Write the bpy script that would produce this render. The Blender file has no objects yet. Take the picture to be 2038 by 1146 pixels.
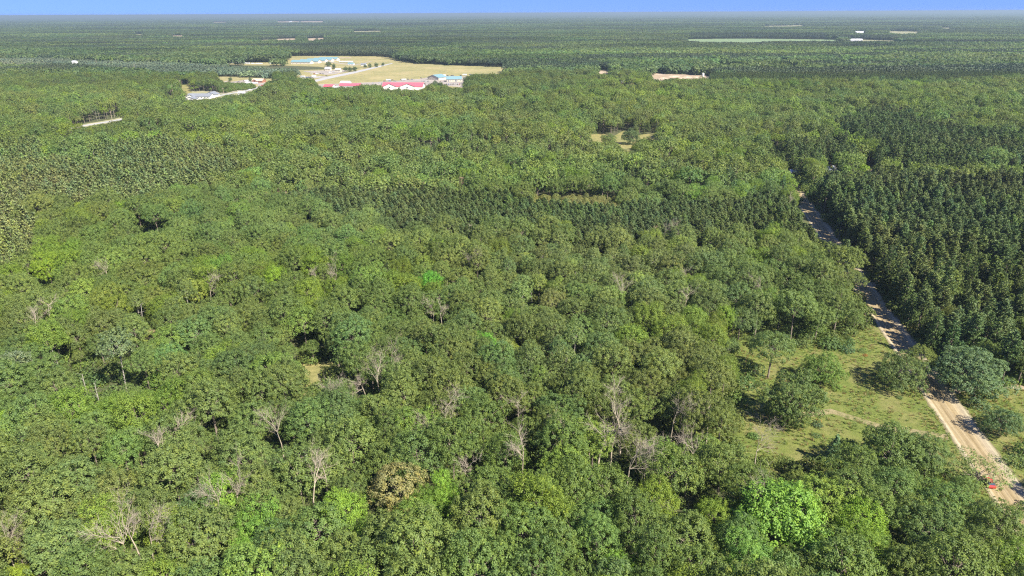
import bpy, math, random
import numpy as np

# ------------------------------------------------------------------ camera, world, sun, exposure
SC = bpy.context.scene
PW, PH, FPX = 2038.0, 1146.0, 1358.0
CAMH = 115.0
PITCH = math.radians(21.95)
ROLL = math.radians(0.29)
SUN_EL = math.radians(44)
SUN_DIR = np.array([0.70, -0.71])            # ground direction towards the sun
SUN_DIR = SUN_DIR / np.linalg.norm(SUN_DIR)

cf = np.array([0, math.cos(PITCH), -math.sin(PITCH)])
cr0 = np.array([1.0, 0, 0]); cu0 = np.array([0, math.sin(PITCH), math.cos(PITCH)])
CR = cr0 * math.cos(ROLL) - cu0 * math.sin(ROLL)
CU = cu0 * math.cos(ROLL) + cr0 * math.sin(ROLL)
CF = cf

from mathutils import Matrix, Vector
cam_d = bpy.data.cameras.new('camera'); cam = bpy.data.objects.new('camera', cam_d)
SC.collection.objects.link(cam); SC.camera = cam
cam_d.sensor_width = 36.0; cam_d.lens = FPX / PW * 36.0
cam_d.clip_start = 0.5; cam_d.clip_end = 200000.0
M = Matrix(((CR[0], CU[0], -CF[0], 0), (CR[1], CU[1], -CF[1], 0), (CR[2], CU[2], -CF[2], CAMH), (0, 0, 0, 1)))
cam.matrix_world = M

W = bpy.data.worlds.new('World'); SC.world = W; W.use_nodes = True
nt = W.node_tree; nt.nodes.clear()
o_ = nt.nodes.new('ShaderNodeOutputWorld'); bg = nt.nodes.new('ShaderNodeBackground')
sky = nt.nodes.new('ShaderNodeTexSky'); sky.sky_type = 'NISHITA'; sky.sun_disc = False
sky.sun_elevation = SUN_EL
sky.sun_rotation = math.atan2(SUN_DIR[0], SUN_DIR[1])
sky.air_density = 1.0; sky.dust_density = 0.3; sky.ozone_density = 2.5; sky.altitude = 300
tc = nt.nodes.new('ShaderNodeTexCoord'); va = nt.nodes.new('ShaderNodeVectorMath'); va.operation = 'ADD'
va.inputs[1].default_value = (0, 0, 0.30)
hs = nt.nodes.new('ShaderNodeHueSaturation'); hs.inputs['Saturation'].default_value = 1.2; hs.inputs['Hue'].default_value = 0.520; hs.inputs['Value'].default_value = 0.57
nt.links.new(tc.outputs['Generated'], va.inputs[0]); nt.links.new(va.outputs[0], sky.inputs['Vector'])
nt.links.new(sky.outputs[0], hs.inputs['Color']); nt.links.new(hs.outputs[0], bg.inputs['Color'])
nt.links.new(bg.outputs[0], o_.inputs['Surface'])
bg.inputs['Strength'].default_value = 0.15

sd = bpy.data.lights.new('sun', 'SUN'); sun = bpy.data.objects.new('sun', sd); SC.collection.objects.link(sun)
sd.energy = 4.6; sd.angle = math.radians(0.53); sd.color = (1.0, 0.95, 0.86)
sv = Vector((SUN_DIR[0] * math.cos(SUN_EL), SUN_DIR[1] * math.cos(SUN_EL), math.sin(SUN_EL)))
sun.rotation_euler = sv.to_track_quat('Z', 'Y').to_euler()
sun.location = (0, 0, 300)

vs = SC.view_settings
vs.view_transform = 'Standard'; vs.look = 'None'; vs.gamma = 1.0; vs.use_curve_mapping = False
vs.exposure = 1.68
SC.render.engine = 'CYCLES'
cy = SC.cycles
cy.max_bounces = 6; cy.diffuse_bounces = 4; cy.glossy_bounces = 1; cy.transmission_bounces = 3
cy.volume_bounces = 0; cy.transparent_max_bounces = 4
cy.use_denoising = False
cy.pixel_filter_type = 'BLACKMAN_HARRIS'; cy.filter_width = 1.2
cy.caustics_reflective = False; cy.caustics_refractive = False
HAZE = 8.5e-5

rng = np.random.default_rng(7)

# ------------------------------------------------------------------ projection helpers (photograph pixels <-> ground)
def vnoise(x, y, s, seed):
    """smooth value noise in numpy"""
    x = x / s; y = y / s; xi = np.floor(x).astype(np.int64); yi = np.floor(y).astype(np.int64); fx = x - xi; fy = y - yi
    fx = fx * fx * (3 - 2 * fx); fy = fy * fy * (3 - 2 * fy)
    def h(a, b):
        n = (a * 374761393 + b * 668265263 + seed * 982451653) & 0x7fffffff
        n = ((n ^ (n >> 13)) * 1274126177) & 0x7fffffff; return ((n ^ (n >> 16)) & 0xffff) / 65535.0
    return (h(xi, yi) * (1 - fx) + h(xi + 1, yi) * fx) * (1 - fy) + (h(xi, yi + 1) * (1 - fx) + h(xi + 1, yi + 1) * fx) * fy
def sstep(v, a, b):
    t_ = np.clip((v - a) / (b - a), 0, 1); return t_ * t_ * (3 - 2 * t_)
FLAT = [(110, 676, 75), (-446, 772, 120), (236, 560, 70), (-560, 980, 160), (-380, 1050, 120), (250, 700, 40), (-620, 700, 60)]
def hills(x, y):
    x = np.asarray(x, float); y = np.asarray(y, float)
    h = np.zeros(np.broadcast(x, y).shape)
    for cx, cy_, sx, sy, a in HILLS:
        h = h + a * np.exp(-((x - cx) / sx) ** 2 - ((y - cy_) / sy) ** 2)
    roll = 9.0 * (vnoise(x * .42 + y * .12, y, 62.0, 61) - .5) + 3.0 * (vnoise(x, y, 45.0, 62) - .5)
    roll = roll * sstep(y, 330, 460) * (1 - sstep(y, 1000, 1120)) * (1 - np.exp(-((x - (133 + .205 * (y - 167))) / 45.0) ** 2))
    for fx, fy, fr in FLAT: roll = roll * (1 - np.exp(-(((x - fx) ** 2 + (y - fy) ** 2) / fr ** 2) ** 2))
    h = h + roll
    return h
HILLS = [(-260, 610, 200, 70, 3.0), (-240, 430, 130, 70, 5.0), (-40, 600, 160, 60, 3.5), 
         (-130, 900, 240, 70, 6.0), (330, 1000, 160, 60, 4.0), (-700, 900, 200, 90, 6.0), (560, 850, 180, 80, 4.0),
         (-1500, 1750, 500, 120, 7.0), (-2600, 3800, 900, 250, 10.0)]

def gp(px, py, z=0.0):
    """ground point (at height z) that the photograph shows at pixel px, py"""
    px = np.asarray(px, float); py = np.asarray(py, float)
    a = (px - PW / 2) / FPX; b = -(py - PH / 2) / FPX
    d = CF[None, :] + a.reshape(-1, 1) * CR[None, :] + b.reshape(-1, 1) * CU[None, :]
    t = (z - CAMH) / d[:, 2]
    p = d * t[:, None]
    return np.stack([p[:, 0], p[:, 1]], 1)
def gt(px, py, z=0.0):
    """the same, z metres above the terrain"""
    px = np.asarray(px, float); py = np.asarray(py, float); P = gp(px, py, z)
    for _ in range(6):
        a = (px - PW / 2) / FPX; b = -(py - PH / 2) / FPX
        d = CF[None, :] + a.reshape(-1, 1) * CR[None, :] + b.reshape(-1, 1) * CU[None, :]
        t = (z + hills(P[:, 0], P[:, 1]) - CAMH) / d[:, 2]; P = (d * t[:, None])[:, :2]
    return P
def g1(px, py, z=0.0):
    p = gt([px], [py], z)[0]; return float(p[0]), float(p[1])
def pix(x, y, z):
    x = np.asarray(x, float); y = np.asarray(y, float); z = np.asarray(z, float) - CAMH
    w = x * CF[0] + y * CF[1] + z * CF[2]
    a = (x * CR[0] + y * CR[1] + z * CR[2]) / w; b = (x * CU[0] + y * CU[1] + z * CU[2]) / w
    return PW / 2 + a * FPX, PH / 2 - b * FPX, w
def inpoly(P, poly):
    x, y = P[:, 0], P[:, 1]; r = np.zeros(len(P), bool); n = len(poly)
    j = n - 1
    for i in range(n):
        xi, yi = poly[i]; xj, yj = poly[j]
        c = ((yi > y) != (yj > y)) & (x < (xj - xi) * (y - yi) / ((yj - yi) if yj != yi else 1e-9) + xi)
        r ^= c; j = i
    return r

# ------------------------------------------------------------------ small library
def tag(o, label=None, cat=None, group=None, kind=None):
    if label: o['label'] = label
    if cat: o['category'] = cat
    if group: o['group'] = group
    if kind: o['kind'] = kind
    return o
def mesh_from(name, V, quads=None, tris=None, mats=(), matidx=None, var=None):
    V = np.asarray(V, np.float32).reshape(-1, 3)
    me = bpy.data.meshes.new(name)
    me.vertices.add(len(V)); me.vertices.foreach_set('co', V.ravel())
    q = np.zeros((0, 4), np.int32) if quads is None else np.asarray(quads, np.int32).reshape(-1, 4)
    t = np.zeros((0, 3), np.int32) if tris is None else np.asarray(tris, np.int32).reshape(-1, 3)
    loops = np.concatenate([q.ravel(), t.ravel()])
    starts = np.concatenate([np.arange(len(q)) * 4, len(q) * 4 + np.arange(len(t)) * 3]).astype(np.int32)
    me.loops.add(len(loops)); me.loops.foreach_set('vertex_index', loops)
    me.polygons.add(len(starts)); me.polygons.foreach_set('loop_start', starts)
    if matidx is not None: me.polygons.foreach_set('material_index', np.asarray(matidx, np.int32))
    for m in mats: me.materials.append(m)
    if var is not None:
        a = me.attributes.new('leafvar', 'FLOAT', 'FACE'); a.data.foreach_set('value', np.asarray(var, np.float32))
    me.update(calc_edges=True)
    return me
def link(name, me, parent=None, loc=None, rz=None):
    o = bpy.data.objects.new(name, me); SC.collection.objects.link(o)
    if parent is not None: o.parent = parent
    if loc is not None: o.location = loc
    if rz is not None: o.rotation_euler = (0, 0, rz)
    return o

class G:
    """collects faces for one mesh"""
    def __init__(s): s.v = []; s.f = []; s.m = []
    def poly(s, pts, m=0):
        b = len(s.v); s.v += [tuple(p) for p in pts]; s.f.append(tuple(range(b, b + len(pts)))); s.m.append(m)
    def box(s, x0, x1, y0, y1, z0, z1, m=0):
        b = len(s.v)
        s.v += [(x0, y0, z0), (x1, y0, z0), (x1, y1, z0), (x0, y1, z0), (x0, y0, z1), (x1, y0, z1), (x1, y1, z1), (x0, y1, z1)]
        for f in ((0, 3, 2, 1), (4, 5, 6, 7), (0, 1, 5, 4), (1, 2, 6, 5), (2, 3, 7, 6), (3, 0, 4, 7)):
            s.f.append(tuple(b + i for i in f)); s.m.append(m)
    def tube(s, a, b_, ra, rb, n=6, m=0, cap=True):
        a = Vector(a); b_ = Vector(b_); d = (b_ - a)
        if d.length < 1e-6: return
        d.normalize(); t = d.orthogonal().normalized(); u = d.cross(t)
        base = len(s.v)
        for c, r in ((a, ra), (b_, rb)):
            for k in range(n):
                an = 2 * math.pi * k / n; s.v.append(tuple(c + t * (r * math.cos(an)) + u * (r * math.sin(an))))
        for k in range(n):
            k2 = (k + 1) % n; s.f.append((base + k, base + k2, base + n + k2, base + n + k)); s.m.append(m)
        if cap:
            s.f.append(tuple(base + n + k for k in range(n))); s.m.append(m)
            s.f.append(tuple(base + k for k in reversed(range(n)))); s.m.append(m)
    def mesh(s, name, mats):
        me = bpy.data.meshes.new(name); me.from_pydata(s.v, [], s.f)
        for m in mats: me.materials.append(m)
        if any(s.m): me.polygons.foreach_set('material_index', s.m)
        me.update(); return me

# ------------------------------------------------------------------ materials
def nmat(name):
    m = bpy.data.materials.new(name); m.use_nodes = True; t = m.node_tree; t.nodes.clear()
    out = t.nodes.new('ShaderNodeOutputMaterial'); return m, t, out
def pbsdf(t, out, rough=0.8, spec=0.3):
    b = t.nodes.new('ShaderNodeBsdfPrincipled'); b.inputs['Roughness'].default_value = rough
    b.inputs['Specular IOR Level'].default_value = spec
    t.links.new(b.outputs[0], out.inputs['Surface']); return b
def ramp(t, fac, stops):
    r = t.nodes.new('ShaderNodeValToRGB'); e = r.color_ramp.elements
    while len(e) < len(stops): e.new(0.5)
    for k, (p, c) in enumerate(stops): e[k].position = p; e[k].color = (*c, 1)
    t.links.new(fac, r.inputs[0]); return r.outputs[0]
def noise(t, vec, scale, detail=6, rough=0.6):
    n = t.nodes.new('ShaderNodeTexNoise'); n.inputs['Scale'].default_value = scale
    n.inputs['Detail'].default_value = detail; n.inputs['Roughness'].default_value = rough
    if vec is not None: t.links.new(vec, n.inputs['Vector'])
    return n.outputs['Fac']
def coord(t, scale=(1, 1, 1), kind='Object'):
    c = t.nodes.new('ShaderNodeTexCoord'); mp = t.nodes.new('ShaderNodeMapping'); mp.inputs['Scale'].default_value = scale
    t.links.new(c.outputs[kind], mp.inputs['Vector']); return mp.outputs[0]
def mix(t, fac, a, b, mode='MIX'):
    m = t.nodes.new('ShaderNodeMix'); m.data_type = 'RGBA'; m.blend_type = mode
    for sock, v in ((m.inputs[0], fac), (m.inputs[6], a), (m.inputs[7], b)):
        if isinstance(v, (int, float)): sock.default_value = v
        elif isinstance(v, tuple): sock.default_value = (*v, 1)
        else: t.links.new(v, sock)
    return m.outputs[2]

def simple(name, col, rough=0.7, spec=0.3, metallic=0.0, var=0.15, scale=0.6):
    m, t, out = nmat(name); b = pbsdf(t, out, rough, spec); b.inputs['Metallic'].default_value = metallic
    n = noise(t, coord(t), scale)
    lo = tuple(c * (1 - var) for c in col); hi = tuple(min(1, c * (1 + var)) for c in col)
    t.links.new(ramp(t, n, [(0.3, lo), (0.7, hi)]), b.inputs['Base Color']); return m

def foliage(name, trans=0.40, warm=(1.42, 1.25, 0.8), cool=(0.68, 0.77, 0.95), rough=0.55):
    m, t, out = nmat(name)
    at = t.nodes.new('ShaderNodeAttribute'); at.attribute_type = 'INSTANCER'; at.attribute_name = 'tint'
    av = t.nodes.new('ShaderNodeAttribute'); av.attribute_type = 'GEOMETRY'; av.attribute_name = 'leafvar'
    v = ramp(t, av.outputs['Fac'], [(0.0, cool), (0.5, (1, 1, 1)), (1.0, warm)])
    col = mix(t, 1.0, at.outputs['Color'], v, 'MULTIPLY')
    b = t.nodes.new('ShaderNodeBsdfPrincipled'); b.inputs['Roughness'].default_value = rough
    b.inputs['Specular IOR Level'].default_value = 0.25
    t.links.new(col, b.inputs['Base Color'])
    tr = t.nodes.new('ShaderNodeBsdfTranslucent')
    tcol = mix(t, 1.0, col, (1.15, 1.25, 0.6), 'MULTIPLY'); t.links.new(tcol, tr.inputs['Color'])
    mx = t.nodes.new('ShaderNodeMixShader'); mx.inputs[0].default_value = trans
    t.links.new(b.outputs[0], mx.inputs[1]); t.links.new(tr.outputs[0], mx.inputs[2]); t.links.new(mx.outputs[0], out.inputs['Surface'])
    return m
M_LEAF = foliage('broad_leaves')
M_NEEDLE = foliage('pine_needles', 0.12, (1.45, 1.3, 0.9), (0.6, 0.72, 0.9), 0.6)
M_BARK = simple('bark', (0.16, 0.13, 0.10), 0.9, 0.1, var=0.4, scale=2.0)
M_PALEBARK = simple('pale_bark', (0.26, 0.235, 0.20), 0.9, 0.1, var=0.3, scale=2.0)
M_DEAD = simple('dead_wood', (0.29, 0.245, 0.18), 0.9, 0.1, var=0.35, scale=1.5)
M_REDDEAD = simple('reddish_dead_wood', (0.30, 0.19, 0.14), 0.9, 0.1, var=0.35, scale=1.5)

# ------------------------------------------------------------------ tree geometry
def unit(v):
    return v / np.maximum(np.linalg.norm(v, axis=-1, keepdims=True), 1e-9)
def fib(n, r_, zmin=-1.0):
    i = np.arange(n) + r_.random(); z = 1 - (1 - zmin) * (i + 0.5) / (n + 1)
    ph = i * 2.399963 + r_.random() * 6.28; q = np.sqrt(np.maximum(0, 1 - z * z))
    return np.stack([q * np.cos(ph), q * np.sin(ph), z], 1)
def cards(C, N, S, r_, aspect=0.75, T=None):
    """leaf-sized quads centred on C, facing N"""
    n = len(C); N = unit(N)
    if T is None: T = r_.normal(size=(n, 3))
    T = unit(T - N * (T * N).sum(1, keepdims=True)); B = np.cross(N, T)
    S = np.asarray(S).reshape(-1, 1) * 0.5; T = T * S; B = B * S * aspect
    k = N * S * 0.25
    return np.stack([C - T, C - B - k * 0.5, C + T, C + B + k], 1)        # n,4,3 slightly folded diamonds

def tubes_np(segs, n=5):
    """segs: list of (a, b, ra, rb)"""
    V = []; Q = []; base = 0
    for a, b, ra, rb in segs:
        a = np.asarray(a, float); b = np.asarray(b, float); d = b - a; L = np.linalg.norm(d)
        if L < 1e-6: continue
        d /= L; h = np.array([1, 0, 0]) if abs(d[0]) < 0.8 else np.array([0, 1, 0])
        t = np.cross(d, h); t /= np.linalg.norm(t); u = np.cross(d, t)
        an = np.arange(n) * 2 * np.pi / n; ring = np.cos(an)[:, None] * t + np.sin(an)[:, None] * u
        V.append(a + ring * ra); V.append(b + ring * rb)
        k = np.arange(n); k2 = (k + 1) % n
        Q.append(np.stack([base + k, base + k2, base + n + k2, base + n + k], 1)); base += 2 * n
    return np.concatenate(V), np.concatenate(Q)

def broadleaf(seed, R=5.0, H=16.0, depth=0.62, nl=15, nc=20, nleaf=24, ls=0.42, cr=0.75, rough=0.16, spray=0.0, low=-0.35, tr=0.22, lf=0.40):
    """crown of limb masses > leafy clumps > leaves, and the wood under it"""
    r_ = np.random.default_rng(seed)
    D = R * depth * 1.25; cz = H - D
    lob = fib(nl, r_, low); lob += r_.normal(0, 0.13, lob.shape); lob = unit(lob)
    lr = R * (lf + 0.10 * r_.random(nl))
    off = R * (1 + r_.normal(0, rough, nl)) - lr
    LP = lob * off[:, None]; LP[:, 2] *= depth * 1.25; LP[:, 2] += cz
    LP = np.vstack([LP, [[0, 0, cz + D * 0.1]]]); lr = np.append(lr, R * 0.5)
    P = []; Nn = []; var = []
    for i in range(len(LP)):
        u = fib(nc, r_, -0.45); u = unit(u + r_.normal(0, 0.16, u.shape))
        rr = lr[i] * (1 + r_.normal(0, 0.10 + spray * 0.15, nc))
        c = LP[i] + u * rr[:, None] * np.array([1, 1, 0.85])
        # drop what lies deep inside another limb mass
        d = np.linalg.norm(c[:, None, :] - LP[None, :, :], axis=2) / lr[None, :]
        d[:, i] = 9
        keep = d.min(1) > 0.72
        c = c[keep]; u = u[keep]
        out = unit((c - np.array([0, 0, cz - D * 0.35])) * np.array([1, 1, 1.1])); nn = unit(u * 0.6 + out * 0.6)
        m = len(c)
        if m == 0: continue
        w = unit(r_.normal(size=(m, nleaf, 3)) + nn[:, None, :] * 0.9)
        cs = cr * (0.75 + 0.5 * r_.random((m, 1, 1))) * R / 5.0
        rad = cs * (0.55 + 0.5 * r_.random((m, nleaf, 1)))
        if spray: w = w * (1 + spray * np.maximum(0, (w * nn[:, None, :]).sum(2, keepdims=True)) * r_.random((m, nleaf, 1)))
        lp = c[:, None, :] + w * rad
        ln = unit(unit(w) * 0.9 + nn[:, None, :] * 0.35 + np.array([0, 0, 0.30]) + r_.normal(0, 0.38, (m, nleaf, 3)))
        cv = 0.5 + r_.normal(0, 0.14, (m, 1)) + r_.normal(0, 0.12, (m, nleaf))
        P.append(lp.reshape(-1, 3)); Nn.append(ln.reshape(-1, 3)); var.append(cv.ravel())
    P = np.concatenate(P); Nn = np.concatenate(Nn); var = np.clip(np.concatenate(var), 0, 1)
    Q = cards(P, Nn, ls * (0.7 + 0.6 * r_.random(len(P))), r_)
    segs = []
    top = np.array([r_.normal(0, .3), r_.normal(0, .3), cz])
    p0 = np.array([0, 0, -0.4]); p1 = np.array([top[0] * .5, top[1] * .5, max(1.0, cz - D * 0.5)])
    segs += [(p0, p1, tr * 1.25, tr * .85), (p1, top, tr * .85, tr * .5)]
    for i in range(0, len(LP) - 1):
        s = p1 + (top - p1) * r_.random(); mid = (s + LP[i]) / 2 + np.array([0, 0, -0.25])
        segs += [(s, mid, tr * .42, tr * .28), (mid, LP[i] * np.array([1, 1, 1]) + np.array([0, 0, -.1]), tr * .28, tr * .1)]
    WV, WQ = tubes_np(segs, 5)
    return Q.reshape(-1, 3), var, WV, WQ

def pine(seed, R=2.4, H=16.0, base=8.6, sp=0.62, nb=8, nt_=5, nn_=10, ln=0.62, lw=0.22, shape='red', tr=0.16, up=0.25):
    r_ = np.random.default_rng(seed); C = []; D_ = []; S = []; var = []; segs = [((0, 0, -.4), (0, 0, base), tr * 1.2, tr * .8), ((0, 0, base), (0, 0, H - .3), tr * .8, .03)]
    z = base
    while z < H - 0.25:
        f = (z - base) / (H - base)
        if shape == 'red': prof = (1 - f ** 2.2) * (0.75 + 0.25 * min(1, f * 3))
        elif shape == 'white': prof = (1 - f ** 1.25) * (0.6 + 0.4 * min(1, f * 3)) * (0.8 + 0.4 * r_.random())
        else: prof = (1 - f)
        n = max(3, int(nb * (0.5 + 0.6 * (1 - f)))); a0 = r_.random() * 6.28
        for k in range(n):
            a = a0 + 6.283 * k / n + r_.normal(0, .18); L = max(0.35, R * prof * (0.8 + 0.4 * r_.random()))
            el = up + 0.65 * f + r_.normal(0, .1)
            d = np.array([math.cos(a) * math.cos(el), math.sin(a) * math.cos(el), math.sin(el)])
            o = np.array([0, 0, z + r_.normal(0, .12)]); e = o + d * L
            segs.append((o, e, 0.05, 0.015))
            m = max(2, int(nt_ * L / R + 1.5))
            for j in range(m):
                q = 0.35 + 0.65 * (j + .6) / m
                c = o + d * L * q + np.array([0, 0, q * q * 0.25]) + r_.normal(0, .10 + .05 * R, 3) * np.array([1, 1, .6])
                w = unit(r_.normal(size=(nn_, 3)) + d * 0.9 + np.array([0, 0, 0.75]))
                C.append(c + w * ln * 0.45); D_.append(w); S.append(ln * (0.7 + .6 * r_.random(nn_)))
                var.append(np.full(nn_, 0.5 + r_.normal(0, .17)) + r_.normal(0, .1, nn_))
        z += sp * (0.85 + 0.3 * r_.random())
    w = unit(r_.normal(size=(14, 3)) + np.array([0, 0, 1.5])); C.append(np.array([0, 0, H - .3]) + w * ln * .4); D_.append(w); S.append(np.full(14, ln)); var.append(np.full(14, .6))
    C = np.concatenate(C); D_ = np.concatenate(D_); S = np.concatenate(S); var = np.clip(np.concatenate(var), 0, 1)
    N = unit(np.cross(D_, r_.normal(size=D_.shape))); N[N[:, 2] < 0] *= -1; N = unit(N + np.array([0, 0, .5]))
    Q = cards(C, N, S, r_, aspect=lw / ln, T=D_)
    WV, WQ = tubes_np(segs, 4)
    return Q.reshape(-1, 3), var, WV, WQ

def deadtree(seed, H=16.0, spread=3.5, levels=3, stiff=0.75, tr=0.17, fork=5):
    r_ = np.random.default_rng(seed); segs = []
    def grow(p, d, L, r, lev):
        n = 4; q = p.copy(); dd = d.copy(); pts = [q.copy()]
        for k in range(n):
            dd = unit(dd + r_.normal(0, .13, 3) + np.array([0, 0, .05])); q2 = q + dd * L / n
            segs.append((q, q2, r * (1 - .75 * k / n), r * (1 - .75 * (k + 1) / n))); q = q2; pts.append(q.copy())
        if lev == 0: return
        nb = fork if lev > 1 else fork + 2
        for k in range(nb):
            i = r_.integers(1 if lev < levels else 2, n + 1); a = r_.random() * 6.28
            side = unit(np.cross(dd, r_.normal(size=3))); nd = unit(dd * stiff + side * (0.45 + .4 * r_.random()))
            grow(pts[i], nd, L * (0.42 + .2 * r_.random()) if lev < levels else spread * (0.7 + .7 * r_.random()), max(.018, r * (.42 - .05 * i / n)), lev - 1)
    th = H * (0.42 + .1 * r_.random())
    segs.append((np.array([0, 0, -.4]), np.array([0, 0, th]), tr * 1.3, tr))
    grow(np.array([0, 0, th]), np.array([0, 0, 1.0]), H - th, tr, levels)
    return tubes_np(segs, 4)
def snag(seed, H, tr=0.17):
    r_ = np.random.default_rng(seed); a = np.array([0, 0, -.4]); d = unit(np.array([r_.normal(0, .06), r_.normal(0, .06), 1.0])); segs = []
    p = a
    for k in range(4):
        q = p + unit(d + r_.normal(0, .02, 3)) * H / 4; segs.append((p, q, tr * (1.2 - .15 * k), tr * (1.05 - .15 * k))); p = q
        if k > 0:
            for j in range(2):
                s = unit(np.array([r_.normal(), r_.normal(), .5])); segs.append((q, q + s * (.5 + 1.3 * r_.random()), .05, .02))
    return tubes_np(segs, 5)

def leaf_mesh(name, Q, var, mat):
    n = len(Q) // 4
    return mesh_from(name, Q, quads=np.arange(n * 4), mats=(mat,), var=var)
def wood_mesh(name, V, Qd, mat): return mesh_from(name, V, quads=Qd, mats=(mat,))
def joined(name, Q, var, WV, WQ, ml, mw):
    n = len(Q) // 4; V = np.concatenate([Q, WV]); F = np.concatenate([np.arange(n * 4).reshape(-1, 4), WQ + n * 4])
    return mesh_from(name, V, quads=F, mats=(ml, mw), matidx=np.concatenate([np.zeros(n), np.ones(len(WQ))]),
                     var=np.concatenate([var, np.full(len(WQ), .5)]))

# near models: (crown mesh, trunk mesh, joined mesh, R)
KINDS = {}
def add_kind(kind, gens, ml, mw):
    L = []
    for g in gens:
        Q, var, WV, WQ = g
        L.append((leaf_mesh(kind + '_crown', Q, var, ml), wood_mesh(kind + '_trunk', WV, WQ, mw), joined(kind + '_whole', Q, var, WV, WQ, ml, mw)))
    KINDS[kind] = L
add_kind('oak_tree', [broadleaf(11, 5, 15.5, .90, 22, 24, 42, .265, .70, .15), broadleaf(12, 5, 16.5, .95, 26, 22, 42, .265, .65, .2, lf=.34), broadleaf(13, 5, 15, .80, 20, 26, 42, .275, .75, .15), broadleaf(14, 5, 16.5, 1.0, 24, 22, 42, .265, .65, .2, lf=.36),
                      broadleaf(15, 5, 15.5, .85, 18, 28, 42, .275, .75, .18, lf=.42), broadleaf(16, 5, 16, .95, 28, 20, 42, .25, .62, .22, lf=.32)], M_LEAF, M_BARK)
add_kind('maple_tree', [broadleaf(21, 5, 17, 1.05, 26, 20, 42, .265, .62, .14, .9, lf=.32), broadleaf(22, 5, 16, .95, 22, 22, 42, .265, .65, .16, .8, lf=.36), broadleaf(23, 5, 16.5, 1.1, 28, 19, 42, .25, .6, .2, .8, lf=.30)], M_LEAF, M_BARK)
add_kind('aspen_tree', [broadleaf(31, 3, 15.5, depth=1.5, nl=16, nc=18, nleaf=24, ls=.27, cr=.85, low=-.6, rough=.12, tr=.12), broadleaf(32, 3, 16.5, depth=1.4, nl=15, nc=18, nleaf=24, ls=.27, cr=.9, low=-.5, rough=.16, tr=.12),
                        broadleaf(33, 3, 15, depth=1.6, nl=18, nc=16, nleaf=24, ls=.26, cr=.8, low=-.6, rough=.2, tr=.12)], M_LEAF, M_PALEBARK)
# open-grown trees whose crowns reach almost to the grass
add_kind('open_oak', [broadleaf(111, 8, 14.5, .70, 44, 26, 30, .34, .44, .21, low=-.85, tr=.34, lf=.24), broadleaf(112, 8, 15, .72, 50, 24, 30, .34, .42, .25, low=-.85, tr=.34, lf=.22), broadleaf(113, 8, 13.5, .64, 40, 28, 30, .34, .45, .23, low=-.8, tr=.34, lf=.26)], M_LEAF, M_BARK)
add_kind('great_maple', [broadleaf(121, 8, 17, .80, 52, 24, 26, .40, .42, .13, .9, low=-.7, tr=.3, lf=.22)], M_LEAF, M_BARK)
add_kind('thin_tree', [broadleaf(131, 5, 11, .62, 24, 13, 22, .28, .62, .30, .5, low=-.4, tr=.22, lf=.3)], M_LEAF, M_BARK)
add_kind('red_pine', [pine(41), pine(42, R=2.6, H=16.5), pine(43, R=2.2, H=15.5, base=8), pine(44, R=2.5, H=16.2, nb=7)], M_NEEDLE, M_BARK)
add_kind('white_pine', [pine(51, R=4.4, H=19, base=4, sp=1.25, nb=7, nt_=8, nn_=12, ln=.8, lw=.2, shape='white', tr=.22, up=.12),
                        pine(52, R=3.8, H=18, base=3.5, sp=1.15, nb=6, nt_=7, nn_=12, ln=.8, lw=.2, shape='white', tr=.22, up=.18),
                        pine(53, R=4.8, H=20, base=4.5, sp=1.35, nb=7, nt_=9, nn_=12, ln=.8, lw=.2, shape='white', tr=.22, up=.08)], M_NEEDLE, M_BARK)
add_kind('young_pine', [pine(61, R=2.0, H=7.5, base=1.2, sp=.7, nb=6, nt_=4, nn_=8, ln=.45, lw=.2, shape='white', tr=.1, up=.35), pine(62, R=2.3, H=8.5, base=1.6, sp=.75, nb=7, nt_=5, nn_=11, ln=.45, lw=.2, shape='white', tr=.1, up=.4),
                        pine(63, R=1.7, H=6.5, base=1.0, sp=.65, nb=6, nt_=4, nn_=7, ln=.55, lw=.2, shape='white', tr=.1, up=.3)], M_NEEDLE, M_BARK)
add_kind('spruce_tree', [pine(71, R=2.2, H=8, base=.5, sp=.45, nb=8, nt_=5, nn_=8, ln=.5, lw=.16, shape='cone', tr=.12, up=.05)], M_NEEDLE, M_BARK)
add_kind('shrub', [broadleaf(81, 2, 2.6, depth=.75, nl=8, nc=12, nleaf=14, ls=.30, cr=1.0, low=-.5, tr=.06), broadleaf(82, 2, 2.4, depth=.7, nl=7, nc=12, nleaf=14, ls=.28, cr=1.0, low=-.5, rough=.3, tr=.06)], M_LEAF, M_BARK)
DEAD = [wood_mesh('dead_tree_limbs', *deadtree(90 + i, 15.5 + (i % 3), 3.6 + .5 * (i % 4), tr=.18 + .03 * (i % 3), fork=6), M_DEAD) for i in range(6)]
DEADPINE = [wood_mesh('dead_pine_limbs', *deadtree(190 + i, 13.5 + (i % 3), 1.3, levels=2, stiff=.15, fork=16, tr=.13), M_REDDEAD if i % 2 else M_DEAD) for i in range(4)]
SNAGS = [wood_mesh('snag_wood', *snag(290 + i, 9 + 2 * i), M_PALEBARK) for i in range(3)]

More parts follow.
